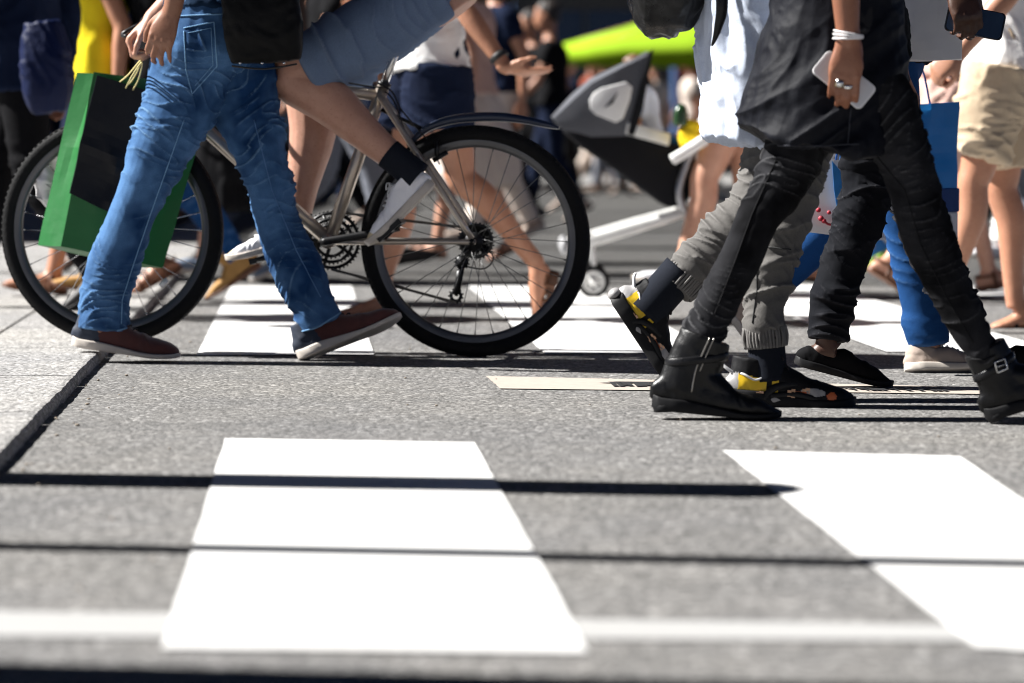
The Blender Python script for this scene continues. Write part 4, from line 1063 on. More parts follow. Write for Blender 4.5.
bq = (P(97, 75, yb-.05), P(152, 92, yb-.05), P(130, 222, yb-.035), P(70, 193, yb-.045))
be, bb = paper_bag('shopping_bag', 'black paper shopping bag held in front of the green one', bq, Vector((-.2, 1, 0)), .035, BLKPAP,
                   ([[P(126, 88, yb-.05), P(132, 76, 8.40), P(142, 62, 8.22), P(139, 78, 8.45), P(133, 90, yb-.05)]], ROPE, .0022), seed=5, crumple=.007)
WBAG = plain('white_film', (.66, .65, .66), .35, var=.1, scale=20, bs=.5, bscale=25, bd=.01)
def blob_bag(name, label, pts, rad, mat, cat='bag', e=2.4, amp=.012, seed=1, extra=None, ref=(1, 0, 0)):
    base = Vector((pts[0][0], pts[0][1], min(p[2] for p in pts)))
    me = remesh([loft(pts, rad, ref=ref, n=28, sub=6, e=e)], .007, 3); drape(me, amp, 18, 10, seed, .5); shift(me, base)
    o = obj(name, me, mat, base=base); tag(o, label, cat); return o, base
blob_bag('plastic_bag', 'crumpled white plastic bag behind the edge of the green bag', [P(50, 208, 8.80), P(46, 180, 8.80), P(54, 150, 8.80)], [(.010, .02), (.030, .035), (.016, .02)], WBAG, seed=4)
BAGK = leather('black_bag_leather', (.004, .004, .004), .42, .10)
sb_, sbb = blob_bag('shoulder_bag', 'black shoulder bag hanging at the thigh of the blue jeans', [P(266, 62, 8.22), P(264, 34, 8.22), P(258, -10, 8.22), P(254, -50, 8.22)], [(.100, .042), (.112, .058), (.105, .055), (.075, .03)], BAGK, e=4.5, amp=.005, seed=6)
part('strap', [loft([P(232, -40, 8.22), P(222, -130, 8.28), P(215, -230, 8.40), P(240, -232, 8.5), P(272, -130, 8.34), P(282, -40, 8.22)], [(.014, .002)]*6, ref=(1, 0, 0), n=8, sub=5)], BAGK, sb_, sbb)
part('piping', [tube([P(232, 66, 8.17), P(264, 69, 8.165), P(297, 64, 8.17)], .003, 6, 4)], leather('bag_piping', (.02, .02, .02), .3), sb_, sbb)
part('stud', [ball(P(x, 63, 8.168), .004) for x in (240, 262, 284)], SILV, sb_, sbb)

# ------------------------------------------------------------------ 2 the cyclist
cn = bn; off = .125
Cy = lambda px, py, o: B(px, py, o)
hl, hr_ = Cy(436, -14, .09), Cy(440, -16, -.09)
kl, kr = Cy(293, 77, .12), Cy(312, 92, -.12); al, ar_ = Cy(404, 166, .115), Cy(296, 228, -.115)
fl = [Cy(435, 186, .115), Cy(372, 248, .115)]; fr_ = [Cy(304, 243, -.115), Cy(228, 263, -.115)]
hbm = B(150, 33)
short_l = [(hl, (.105, .105)), (Cy(380, 24, .11), (.108, .102)), (Cy(318, 60, .12), (.098, .094)), (Cy(311, 64, .12), (.096, .092))]
short_r = [(hr_, (.105, .105)), (Cy(384, 30, -.11), (.105, .10)), (Cy(332, 70, -.12), (.095, .092))]
m2, b2, J2 = person('cyclist in navy shorts and white sneakers on the grey bicycle', bf, (hl, hr_), (kl, kr), (al, ar_), (fl, fr_),
    dict(bottom=dict(kind='short', name='shorts', mat=NAVYS, paths=(short_l, short_r), amps=[(0, .004), (.5, .004), (.8, .010), (1, .012)], f=30, waist=.11), foot=.62,
         top=dict(mat=NAVYT, hem=.0, grow=1.14, sleeve=.6),
         feet=simple_shoe('canvas', [WHTCAN, TOECAP], SOLEW, name='sneaker', laces=LACEW, zone=lambda c: ((c[:, 0] > .235+.4*c[:, 2])).astype(int))),
    H=1.80, base=((RC+bf*.35).x, (RC+bf*.35).y, 0), lean=.75, arms=((B(262, -95, .26), hbm+bn*.27-bf*.075+Z*.03), (B(266, -95, -.26), hbm-bn*.27-bf*.075+Z*.03)),
    hands=(dict(n=Z, size=.95, curls=[(1.0, 1.1, .6)]*4), dict(n=Z, size=.95, curls=[(1.0, 1.1, .6)]*4)), skinm=skin('skin_fair', (.50, .285, .205)), vox=.006, seed=5, legr=(.080, .074, .076, .072, .071, .050, .038), cloth_vox=.006)
def sock(o, base, a, k, mat, r=.043, l0=-.02, l1=.06, lean=Vector((0, 0, 0)), rib=True):
    u = unit(Vector(k)-Vector(a)); a = Vector(a)
    p = [loft([a+u*l0, a+u*(l0+l1)*.4, a+u*l1], [r*1.04, r, r*1.02], ref=(1, 0, 0), n=48, sub=4)]
    if rib:
        V, F = p[0]; 
        for j in range(len(V)):
            if (j % 48) % 2: V[j] = V[j]+(np.array(a)-V[j])*.02
    part('sock', p, mat, o, base)
sock(m2, b2, al, kl, RIBSOCK, .046, -.055, .062); sock(m2, b2, ar_, kr, RIBSOCK, .044, -.05, .05)

WS = .86
# ------------------------------------------------------------------ 3 the woman in the black tunic and ankle boots
Y = 6.62
fA = [(P(846, 60, 6.60), (W_(92, Y), .095)), (P(880, 102, 6.58), (W_(78, Y), .088)), (P(899, 145, 6.56), (W_(66, Y), .078)), (P(914, 190, 6.55), (W_(58, Y), .064)), (P(929, 240, 6.55), (W_(59, Y), .065)), (P(946, 280, 6.55), (W_(52, Y), .058)), (P(965, 320, 6.55), (W_(42, Y), .048)), (P(987, 361, 6.55), (W_(38, Y), .043))]
rA = [(P(826, 66, 6.74), (W_(88, Y), .095)), (P(812, 108, 6.74), (W_(80, Y), .088)), (P(796, 150, 6.72), (W_(66, Y), .078)), (P(780, 184, 6.72), (W_(62, Y), .068)), (P(758, 218, 6.71), (W_(51, Y), .062)), (P(742, 256, 6.70), (W_(50, Y), .062)), (P(724, 290, 6.69), (W_(49, Y), .058)), (P(709, 322, 6.68), (W_(46, Y), .050)), (P(697, 354, 6.68), (W_(44, Y), .046))]
WS = 1.0
tun = [(P(836, -120, 6.66), (.145, .17)), (P(834, -40, 6.66), (.140, .165)), (P(836, 10, 6.66), (W_(132, Y), .165)), (P(832, 60, 6.66), (W_(150, Y), .175)), (P(826, 110, 6.66), (W_(168, Y), .185)), (P(820, 149, 6.66), (W_(174, Y), .192))]
def tunic_post(m):
    V = getV(m); N = getN(m)                            # big soft folds running from the hip down to the back hem, and a raised front hem
    zr = P(820, 149, 6.66).z
    x = V[:, 0]-P(820, 100, 6.66).x; z = V[:, 2]-zr; amt = np.clip((.38-z)/.38, 0, 1)
    f1 = np.sin((z-.55*x)*52+vnoise(V*5, 2)*5); f2 = ridge(np.stack([(z-.7*x)*22, V[:, 1]*5, x*5], 1), 4)**2-.4
    setV(m, V+N*(amt*(.006*f1+.014*f2))[:, None])
    V = getV(m); lift = np.clip((x-.06)/.14, 0, 1)*np.clip((.12-z)/.12, 0, 1); V[:, 2] += lift*.02-np.clip((-x-.08)/.12, 0, 1)*np.clip((.1-z)/.1, 0, 1)*-.035; setV(m, V)
wA, dA = P(848, 38, 6.42), P(841, 110, 6.43)-P(848, 38, 6.42)
handA = dict(d=dA, n=Vector((-.1, -1, .1)), thumb=1, size=.98, curls=[(.30, .55, .4), (.26, .55, .45), (.22, .5, .4), (.2, .45, .35)], tcurl=.6, spread=.03, tspread=.25)
ankF, ankR = P(992, 372, 6.55), P(687, 376, 6.68)
def bootfeet(o, base, hf, i, an, F):
    up = unit(Vector(an)-(Vector(hf[0])*.77+Vector(hf[1])*.23)) if i == 1 else Z
    ln = i == 1
    bx = (lambda z: .066-(z-.05)*.16) if ln else (lambda z: .068+(z-.05)*.28)
    STR = leather('strap_leather', (.008, .008, .009), .3)
    def ex(so, L):
        pr = []
        for t in range(17):
            a = 2*math.pi*t/16; z = .125+.014*math.cos(a); pr.append((bx(z)+(.0585 if ln else .0665)*math.cos(a), .0425*math.sin(a), z))
        part('strap', [loft(pr, [(.010, .0028)]*17, ref=(0, 0, 1), n=8, sub=2)], STR, so, (0, 0, 0))
        if ln:
            c = np.array((bx(.125)+.012, -.046, .128)); q = [c+np.array(v) for v in ((-.014, 0, -.014), (.013, 0, -.012), (.014, 0, .014), (-.013, 0, .012), (-.014, 0, -.014))]
            part('buckle', [tube(q, .0028, 8), tube([c+np.array((-.012, -.001, 0)), c+np.array((.014, -.001, 0))], .0016, 6)], SILV, so, (0, 0, 0))
        else:
            zp = [(bx(z)+dx, -y, z) for z, y, dx in ((.180, .0455, .006), (.14, .0425, .004), (.10, .0385, .004), (.05, .0365, .014))]
            part('zip', [tube(zp, .0020, 6, 5), tube([(p[0]+.010, p[1]-.0005, p[2]) for p in zp[:3]], .0016, 6, 5)], plain('zip_metal', (.35, .33, .30), .3, 1.0), so, (0, 0, 0))
        part('heel', [loft([(.038, 0, -.001), (.036, 0, .012), (.034, 0, .02)], [(.036, .031), (.038, .033), (.036, .03)], ref=(1, 0, 0), n=24, sub=2, e=2.6)], SOLEK, so, (0, 0, 0))
    shoe('lead_boot' if ln else 'boot', hf[0], hf[1], o, base, BLKLEA, SOLEK, up=up, name='ankle_boot', extra=ex)
m3, b3, J3 = person('person in black tunic, black jeans and buckled ankle boots', (1, .04, 0), (P(838, 44, 6.75), P(850, 40, 6.58)), (P(781, 186, 6.72), P(914, 192, 6.55)), (ankR, ankF),
    ([P(653, 409, 6.66), P(779, 421, 6.66)], [P(988, 421, 6.55), P(1100, 385, 6.55)]),
    dict(bottom=dict(kind='long', name='jeans', mat=BLACKJ, paths=(rA, fA), waist=.10, grow=1.02, amps=[(0, .003), (.12, .002), (.25, .004), (.38, .006), (.46, .008), (.54, .007), (.62, .002), (.78, .003), (.86, .009), (1, .008)], f=50, slant=.75, fine=.002),
         foot=.6, top=dict(mat=TUNIC, name='tunic', secs=tun, grow=1.10, sleeve=.7, amp=.006, fx=14, fz=5, slant=-.6, post=tunic_post), feet=bootfeet),
    H=1.70, base=(P(840, 300, 6.65).x, 6.65, 0), arms=(None, (P(842, -78, 6.40), wA)), hands=(None, handA), skinm=SK_T, vox=.0042, hair=('bun', (.012, .009, .008)), seed=8, cloth_vox=.0038, legr=(.080, .070, .050, .048, .048, .036, .031))
jA = J3['bottom']
SEAMK = fabric('black_seam', (.012, .012, .013), .8)
stitch_line(jA, b3, [(872, 150), (905, 190), (921, 245), (948, 300), (975, 345)], .0016, SEAMK, 'leg_seam')
stitch_line(jA, b3, [(776, 160), (752, 215), (735, 262), (713, 318)], .0016, SEAMK, 'leg_seam')
stitch_line(jA, b3, [(966, 358), (985, 360), (1003, 351)], .0026, SEAMK, 'hem')
SEAMT = fabric('tunic_seam', (.03, .032, .04), .6)
stitch_line(J3['top'], b3, [(851, 108), (849, 128), (848, 146)], .0018, SEAMT, 'slit_edge')
stitch_line(J3['top'], b3, [(738, 139), (775, 145), (820, 146), (862, 144)], .0016, SEAMT, 'hem')
js, th_, ww = J3[1]
SILVERW = plain('white_cord', (.72, .70, .70), .5, var=.15, scale=120)
da = unit(dA)
for k_, (o_, rr) in enumerate(((-.004, .0026), (.002, .0026), (.007, .0022))):
    part('bracelet', [ring(ww-da*(.004+o_), rot(da, Vector((0, 1, 0)), .10*(k_-1)), .0325, circ(rr, 8), 40)], SILVERW, m3, b3)
def fring(j, w, mat):
    a, c = j[0], j[1]; d = unit(c-a); q = a+(c-a)*.42
    part('ring', [ring(q, d, .0104, circ(.0018, 8, w), 28)], mat, m3, b3)
fring(js[1], .005, SILV); fring(js[2], .008, plain('brass', (.45, .36, .22), .3, 1.0, bs=0))
part('ring_plate', [box((js[2][0]+(js[2][1]-js[2][0])*.42)+Vector((0, -.0115, .001)), (.016, .003, .018))], SILV, m3, b3)
# the white phone in that hand
def phone(label, c, long_, nrm, L, W, mats):
    x = unit(long_); n = unit(Vector(nrm)-x*Vector(nrm).dot(x)); y = n.cross(x); e = empty('phone', c, label, 'phone'); b = Vector(c)
    rr = .012; pts = []
    for sx, sy, a0 in ((1, 1, 0), (-1, 1, 90), (-1, -1, 180), (1, -1, 270)):
        for k in range(6):
            a = R(a0+18*k); pts.append(b+x*(sx*(L/2-rr)+rr*math.cos(a))+y*(sy*(W/2-rr)+rr*math.sin(a)))
    part('case', [prism(pts, n, .0042)], mats[0], e, b, sm=False, bevel=.0015)
    part('screen', [prism([b+(p-b)*.93 for p in pts], n, .0047)], mats[1], e, b, sm=False)
    part('camera', [tube([b+x*(L*.40)+y*W*.32-n*.0055, b+x*(L*.40)+y*W*.32+n*.001], .005, 12)], mats[1], e, b)
phone('white phone held in a ringed hand against the black tunic', P(844, 80, 6.462), P(868, 100, 6.46)-P(821, 62, 6.47), (.1, -1, .1), .142, .066, (plain('white_phone', (.70, .69, .70), .25, bs=0), plain('phone_glass_pale', (.60, .60, .62), .15, bs=0)))
WS = .96
# ------------------------------------------------------------------ 4 the person in grey joggers and a pale blue shirt
Y = 7.05
fC = [(P(806, 60, 7.0), (W_(84, Y), .09)), (P(802, 120, 7.0), (W_(74, Y), .088)), (P(796, 172, 7.0), (W_(62, Y), .076)), (P(784, 222, 7.0), (W_(54, Y), .068)), (P(772, 262, 7.0), (W_(48, Y), .063)), (P(766, 300, 7.0), (W_(43, Y), .058)), (P(764, 326, 7.0), (W_(45, Y), .060)), (P(765, 330, 7.0), (W_(36, Y), .05)), (P(766, 346, 7.0), (W_(37, Y), .050))]
rC = [(P(800, 66, 7.22), (W_(82, Y), .09)), (P(788, 120, 7.22), (W_(74, Y), .088)), (P(772, 172, 7.22), (W_(66, Y), .078)), (P(752, 212, 7.20), (W_(60, Y), .070)), (P(722, 240, 7.19), (W_(54, Y), .066)), (P(698, 262, 7.18), (W_(48, Y), .060)), (P(690, 270, 7.18), (W_(47, Y), .060)), (P(688, 273, 7.18), (W_(38, Y), .05)), (P(674, 289, 7.17), (W_(38, Y), .050))]
shC = [(P(770, -140, 7.1), (.13, .19)), (P(762, -60, 7.1), (.145, .20)), (P(756, 0, 7.1), (W_(118, Y), .205)), (P(752, 50, 7.1), (W_(106, Y), .20)), (P(748, 100, 7.1), (W_(94, Y), .20)), (P(742, 141, 7.1), (W_(80, Y), .195))]
def runner_extra(so, L):
    W2 = plain('pearl_rubber', (.62, .62, .63), .35, bs=0)
    part('pull_tab', [tube([(.018, -.016, .072), (-.012, -.012, .090), (-.020, 0, .100), (-.012, .012, .090), (.018, .016, .072)], .0040, 8, 5)], W2, so, (0, 0, 0))
    part('collar', [tube([(.012, 0, .075), (.03, -.034, .078), (.06, -.0395, .066), (.085, -.036, .080), (.10, -.028, .098)], .0028, 8, 5), tube([(.012, 0, .075), (.03, .034, .078), (.06, .0395, .066), (.085, .036, .080), (.10, .028, .098)], .0028, 8, 5)], W2, so, (0, 0, 0))
    for q_, r_ in (((-.006, 0, .022), (.016, .030, .020)), ((.115, -.033, .022), (.036, .012, .017)), ((.115, .033, .022), (.036, .012, .017))): part('heel_pod', [ball(q_, r_)], plain('grey_pod', (.30, .29, .29), .4, bs=0), so, (0, 0, 0))
    part('overlay', [loft([(.085, -.040, .020), (.10, -.0405, .045), (.13, -.038, .060), (.16, -.034, .066)], [(.009, .004)]*4, ref=(1, 0, 0), n=8, sub=4), loft([(.10, -.041, .030), (.16, -.043, .038), (.21, -.049, .030), (.27, -.040, .018)], [(.007, .004)]*4, ref=(0, 0, 1), n=8, sub=4), ball((.288, 0, .026), (.022, .034, .018))], leather('runner_overlay', (.010, .010, .011), .45), so, (0, 0, 0))
    part('tongue', [loft([(.10, 0, .09), (.095, 0, .122), (.090, 0, .135)], [(.008, .026), (.008, .028), (.006, .022)], ref=(1, 0, 0), n=14, sub=3)], BLKMESH, so, (0, 0, 0))
    ps = []
    rg = random.Random(3)
    for cx, cz in ((.075, .030), (.15, .040), (.185, .045), (.24, .036)):
        for k in range(5):
            a = k*1.26; ps.append(box((cx+.008*math.cos(a), -.0435 if cx > .12 else -.041, cz+.008*math.sin(a)), (.009, .004, .006)))
    for p_ in ps: part('printed_petal', [p_], plain('floral_print', (.60, .36, .22), .6, var=.5, scale=90), so, (0, 0, 0), sm=False)
def runner_zone(c):
    i = np.zeros(len(c), int); x, z = c[:, 0], c[:, 2]
    i[(x > .012) & (x < .088) & (z > .026+.10*(x-.012)) & (z < .076-.10*(x-.03))] = 1
    i[(x < .020) & (z < .08)] = 2
    i[(np.abs((x-.20)/.03)**2+np.abs((z-.046)/.010)**2 < 1)] = 2
    i[(np.abs((x-.245)/.012)**2+np.abs((z-.040)/.010)**2 < 1)] = 3
    i[(x > .10) & (x < .118) & (z > .03) & (z < .075)] = 1
    i[(x > .14) & (x < .185) & (z > .03) & (z < .046)] = 3
    return i
ankCf, ankCr = P(768, 366, 7.0), P(656, 300, 7.17)
rfeet = simple_shoe('runner', [BLKMESH, YELP, plain('pale_heel', (.34, .33, .33), .5), ORNP], SOLEK, name='sneaker', laces=LACE, zone=runner_zone, extra=runner_extra)
m4, b4, J4 = person('person in grey joggers, black socks and yellow heeled sneakers', (1, 0, 0), (P(792, 44, 7.20), P(806, 42, 7.02)), (P(758, 206, 7.20), P(790, 205, 7.0)), (ankCr, ankCf),
    ([P(609, 300, 7.17), P(670, 392, 7.17)], [P(727, 404, 7.0), P(853, 413, 7.0)]),
    dict(bottom=dict(kind='long', name='joggers', mat=GREYJ, paths=(rC, fC), waist=.10, amps=[(0, .003), (.4, .006), (.5, .008), (.7, .006), (.86, .012), (.92, .006), (1, .004)], f=36, slant=1.1, fine=.0025),
         foot=.62, top=dict(mat=SHIRTB, name='shirt', secs=shC, grow=1.12, sleeve=1.7, amp=.020, fx=17, fz=2.5, slant=.25), feet=rfeet),
    H=1.74, base=(P(780, 300, 7.1).x, 7.1, 0), skinm=SK_M, vox=.007, hair=('short', (.02, .014, .01)), seed=12, cloth_vox=.004)
sock(m4, b4, ankCf, P(765, 330, 7.0), RIBSOCK, .046, -.035, .075); sock(m4, b4, ankCr, P(690, 262, 7.17), RIBSOCK, .050, -.045, .10)
def cuff_ribs(o, base, a, c, r):
    a, c = Vector(a), Vector(c); d = unit(c-a); u = d.orthogonal().normalized(); v = d.cross(u); ps = []
    for i in range(40):
        th = 2*math.pi*i/40; w = u*math.cos(th)+v*math.sin(th); j = random.uniform(.9, 1.06)
        ps.append(tube([a+w*r*1.02, (a+c)/2+w*r*1.09*j, c+w*r*1.02], .0038, 6, 3))
    part('cuff', ps, GREYJ, o, base)
cuff_ribs(J4['bottom'], b4, P(764, 326, 7.0), P(766, 347, 7.0), .050); cuff_ribs(J4['bottom'], b4, P(691, 270, 7.18), P(675, 288, 7.17), .050)
stitch_line(J4['bottom'], b4, [(757, 252), (757, 290), (752, 326)], .0018, plain('dark_thread', (.03, .03, .03), .8), 'leg_seam')
stitch_line(J4['bottom'], b4, [(768, 247), (794, 250)], .0018, plain('dark_thread', (.03, .03, .03), .8), 'knee_seam')
# black bag on that person's back and the strap end
PK = leather('black_patent', (.003, .003, .0035), .22, .3)
bp, bpb = blob_bag('backpack', 'shiny black bag hanging behind the pale blue shirt', [P(664, 34, 7.1), P(664, 18, 7.1), P(668, -25, 7.1), P(676, -90, 7.1)], [(.03, .04), (.075, .09), (.100, .12), (.08, .09)], PK, amp=.014, seed=21, e=2.6)
part('strap', [loft([P(716, -60, 6.86), P(722, 0, 6.86), P(718, 28, 6.87), P(712, 46, 6.88)], [(.014, .0025), (.015, .0025), (.010, .0025), (.003, .002)], ref=(1, 0, 0), n=8, sub=5)], PK, bp, bpb)

# ------------------------------------------------------------------ 5 the person in charcoal jeans and black slip-ons, with a phone in a dark hand
Y = 7.6
nB = [(P(862, 60, 7.5), (W_(80, Y), .09)), (P(870, 120, 7.5), (W_(70, Y), .085)), (P(870, 172, 7.5), (W_(58, Y), .074)), (P(857, 226, 7.5), (W_(50, Y), .066)), (P(843, 265, 7.5), (W_(48, Y), .063)), (P(832, 305, 7.5), (W_(45, Y), .060)), (P(828, 339, 7.5), (W_(43, Y), .058))]
fB = [(P(864, 60, 7.68), (W_(72, Y), .09)), (P(880, 102, 7.68), (W_(62, Y), .08)), (P(912, 190, 7.68), (W_(50, Y), .07)), (P(928, 240, 7.68), (W_(48, Y), .062)), (P(946, 280, 7.68), (W_(46, Y), .06)), (P(970, 324, 7.68), (W_(40, Y), .056))]
wB = P(954, -16, 7.35); dB = P(978, 42, 7.30)-wB
m5, b5, J5 = person('person in charcoal jeans and black slip on shoes, half hidden by the tunic', (1, 0, 0), (P(860, 46, 7.70), P(858, 44, 7.52)), (P(912, 190, 7.68), P(868, 190, 7.5)), (P(984, 344, 7.68), P(834, 350, 7.5)),
    ([P(978, 376, 7.68), P(1070, 366, 7.68)], [P(795, 365, 7.5), P(890, 389.5, 7.5)]),
    dict(bottom=dict(kind='long', name='jeans', mat=CHARJ, paths=(fB, nB), waist=.10, amps=[(0, .003), (.4, .006), (.5, .008), (.75, .007), (.9, .009), (1, .004)], f=36, slant=1.0), foot=.72,
         top=dict(mat=BLACKC, hem=-.03, sleeve=.6, grow=1.06), feet=simple_shoe('slipon', BLKSUE, SOLEK, name='slip_on_shoe')),
    H=1.74, base=(P(880, 300, 7.6).x, 7.6, 0), arms=(None, (P(930, -95, 7.42), wB)), hands=(None, dict(d=dB, n=Vector((.2, -1, .2)), thumb=1, size=1.05, curls=[(.7, .9, .6), (.75, .9, .6), (.75, .9, .6), (.7, .8, .6)], tcurl=.5)),
    skinm=SK_D, vox=.0048, hair=('short', (.008, .007, .006)), seed=15, cloth_vox=.0045)
stitch_line(J5['bottom'], b5, [(806, 338), (828, 344), (850, 340)], .0022, plain('dark_thread', (.03, .03, .03), .8), 'hem')
phone('dark phone gripped in a shaded hand beside the white paper bag', P(975, 22, 7.345), P(996, 26, 7.34)-P(955, 18, 7.35), (.05, -1, .1), .150, .072, (plain('black_phone', (.01, .012, .016), .2, bs=0), plain('phone_glass_dark', (.03, .05, .09), .08, bs=0)))
WPAP = plain('white_paper', (.80, .79, .80), .55, var=.06, scale=12, bs=.3, bscale=20, bd=.004)
we, wb_ = paper_bag('shopping_bag', 'plain white paper bag hanging beside the dark phone', (P(893, -70, 7.86), P(964, -66, 7.86), P(962, 59, 7.86), P(897, 60, 7.86)), Vector((.1, 1, 0)), .10, WPAP,
          ([[P(910, -68, 7.86), P(914, -110, 7.9), P(938, -110, 7.9), P(944, -66, 7.86)]], ROPE, .002), seed=9, crumple=.006)

# ------------------------------------------------------------------ 6 the person in blue jeans with the blue carrier bag
Y = 8.1
nE = [(P(880, 80, 8.05), (W_(80, Y), .09)), (P(890, 150, 8.05), (W_(68, Y), .082)), (P(904, 215, 8.05), (W_(50, Y), .07)), (P(915, 262, 8.05), (W_(48, Y), .065)), (P(924, 305, 8.05), (W_(48, Y), .063)), (P(929, 345, 8.05), (W_(42, Y), .058))]
rE = [(P(876, 80, 8.25), (W_(80, Y), .09)), (P(872, 140, 8.25), (W_(66, Y), .08)), (P(858, 190, 8.25), (W_(54, Y), .07)), (P(824, 232, 8.25), (W_(48, Y), .064)), (P(785, 270, 8.25), (W_(44, Y), .06)), (P(760, 292, 8.25), (W_(42, Y), .058))]
m6, b6, J6 = person('person in blue jeans and beige sneakers carrying a blue bag', (1, 0, 0), (P(876, 62, 8.26), P(880, 60, 8.06)), (P(858, 190, 8.25), P(906, 212, 8.05)), (P(752, 298, 8.25), P(931, 346, 8.05)),
    ([P(722, 310, 8.25), P(770, 374, 8.25)], [P(906, 373, 8.02), P(1000, 373, 8.02)]),
    dict(bottom=dict(kind='long', name='jeans', mat=DENIM2, paths=(rE, nE), waist=.10, f=22), foot=.62, top=dict(mat=BLACKC, hem=.0, sleeve=.6), feet=simple_shoe('low', BEIGE, SOLEW, name='sneaker', laces=LACEW)),
    H=1.72, base=(P(880, 320, 8.15).x, 8.15, 0), skinm=SK_M, vox=.010, hair=('long', (.05, .025, .012)), seed=17, cloth_vox=.007)
BLUEP = plain('blue_paper', (.02, .27, .74), .35, var=.15, scale=7, bs=.4, bscale=14, bd=.006); BLUED = plain('deep_blue_paper', (.006, .045, .20), .4)
e_, bb_ = paper_bag('carrier_bag', 'bright blue carrier bag with a white foot beside the khaki shorts', (P(852, 108, 8.5), P(957, 102, 8.5), P(958, 190, 8.5), P(852, 194, 8.5)), Vector((0, 1, 0)), .12, BLUEP,
          ([[P(880, 108, 8.5), P(890, 60, 8.45), P(918, 60, 8.45), P(930, 104, 8.5)]], plain('blue_cord', (.01, .1, .4), .7), .003), seed=12, crumple=.010)
part('band', [box((P(855, 200, 8.5)+P(958, 200, 8.5))/2+Vector((0, .06, 0)), ((P(958, 200, 8.5)-P(852, 200, 8.5)).x, .122, px2m(24, 8.5)))], BLUED, e_, bb_, sm=False, bevel=.004)
part('foot', [box((P(855, 226, 8.5)+P(958, 226, 8.5))/2+Vector((0, .06, 0)), ((P(956, 200, 8.5)-P(853, 200, 8.5)).x, .118, px2m(28, 8.5)))], WPAP, e_, bb_, sm=False, bevel=.004)
e_, bb_ = paper_bag('carrier_bag', 'white carrier bag printed with red dots above the blue jeans', (P(820, 160, 7.95), P(872, 160, 7.95), P(848, 237, 7.95), P(797, 230, 7.95)), Vector((0, 1, 0)), .05, WPAP, seed=14, crumple=.008,
          handles=([[P(836, 160, 7.95), P(844, 120, 7.9), P(856, 120, 7.9), P(860, 160, 7.95)]], plain('blue_cord', (.01, .1, .4), .7), .003))
RED = plain('red_print', (.35, .012, .03), .6, bs=0)
def discs(pts): return [loft([P(x, y, 7.940), P(x, y, 7.936)], [(r, r)]*2, ref=(1, 0, 0), n=14, sub=1) for x, y, r in pts]
for dd_ in discs([(818.5, 210, .007), (829, 212.5, .006), (821, 218.5, .008), (824, 221, .007)]): part('printed_dot', [dd_], RED, e_, bb_)
part('print', [tube([P(823, 220, 7.937), P(828, 224, 7.937), P(834, 225, 7.937)], .0035, 8, 4)], RED, e_, bb_)
part('flap', [prism([P(832, 161, 7.935), P(850, 182, 7.935), P(846, 200, 7.935), P(837, 209, 7.935), P(834, 190, 7.935)], (0, 1, 0), .003)], plain('blue_film', (.03, .20, .55), .3, var=.3, scale=40), e_, bb_, sm=False)
def mk_sandal(a, b, th=(.016, .012)):
    f = sandal(a, b, th); f.open = True; return f
# ------------------------------------------------------------------ people just behind the bicycle and beyond
Y = 10.4
# woman in a white top and dark denim shorts, walking left, arm swung back
kf = lambda *a: [P(*q) for q in a]
hl, hr_ = P(428, 66, 10.3), P(434, 66, 10.5)
nearp = [(hl, (.115, .11)), (P(424, 100, 10.3), (.118, .108)), (P(421, 126, 10.3), (.118, .106))]
farp = [(hr_, (.115, .11)), (P(404, 104, 10.52), (.105, .10)), (P(396, 128, 10.52), (.102, .10))]
m7, b7, J7 = person('woman in white top and dark denim shorts with a black wristband', (-1, 0, 0), (P(438, 68, 10.3), P(424, 68, 10.5)), (P(462, 178, 10.3), P(402, 190, 10.5)), (P(538, 264, 10.3), P(380, 294, 10.5)),
    ([P(554, 272, 10.3), P(540, 324, 10.3)], [P(398, 318, 10.5), P(334, 320, 10.5)]),
    dict(bottom=dict(kind='short', name='shorts', mat=DENIMD, paths=([(P(438, 66, 10.3), (.13, .11)), (P(438, 100, 10.3), (.135, .11)), (P(440, 130, 10.3), (.125, .108))], [(P(424, 66, 10.5), (.12, .11)), (P(406, 104, 10.5), (.11, .10)), (P(398, 130, 10.5), (.105, .10))]), grow=1.16, waist=.10),
         top=dict(mat=WHITE, name='top', hem=-.01, grow=1.22, sleeve=.25, amp=.014, fx=8, fz=22, slant=1.0), feet=mk_sandal(BROWN, plain('brown_cork', (.075, .030, .014), .7), (.045, .030))),
    H=1.68, base=(P(430, 300, 10.4).x, 10.4, 0), arms=((P(462, 6, 10.18), P(506, 68, 10.12)), (P(412, -30, 10.75), P(376, -8, 10.75))),
    hands=(dict(d=Vector((.93, 0, -.16)), n=Vector((-.2, -.4, -1)), thumb=1, size=.95, curls=[(.15, .2, .1)]*4, tcurl=.1), None), skinm=SK_M, vox=.008, hair=('long', (.09, .05, .02)), seed=31, cloth_vox=.008, legr=(.074, .080, .060, .056, .056, .040, .033))
w_ = P(499, 57, 10.13); part('wristband', [ring(w_, unit(P(506, 68, 10.12)-P(462, 6, 10.18)), .031, circ(.004, 8, .012), 28)], plain('black_strap', (.01, .01, .01), .5), m7, b7)
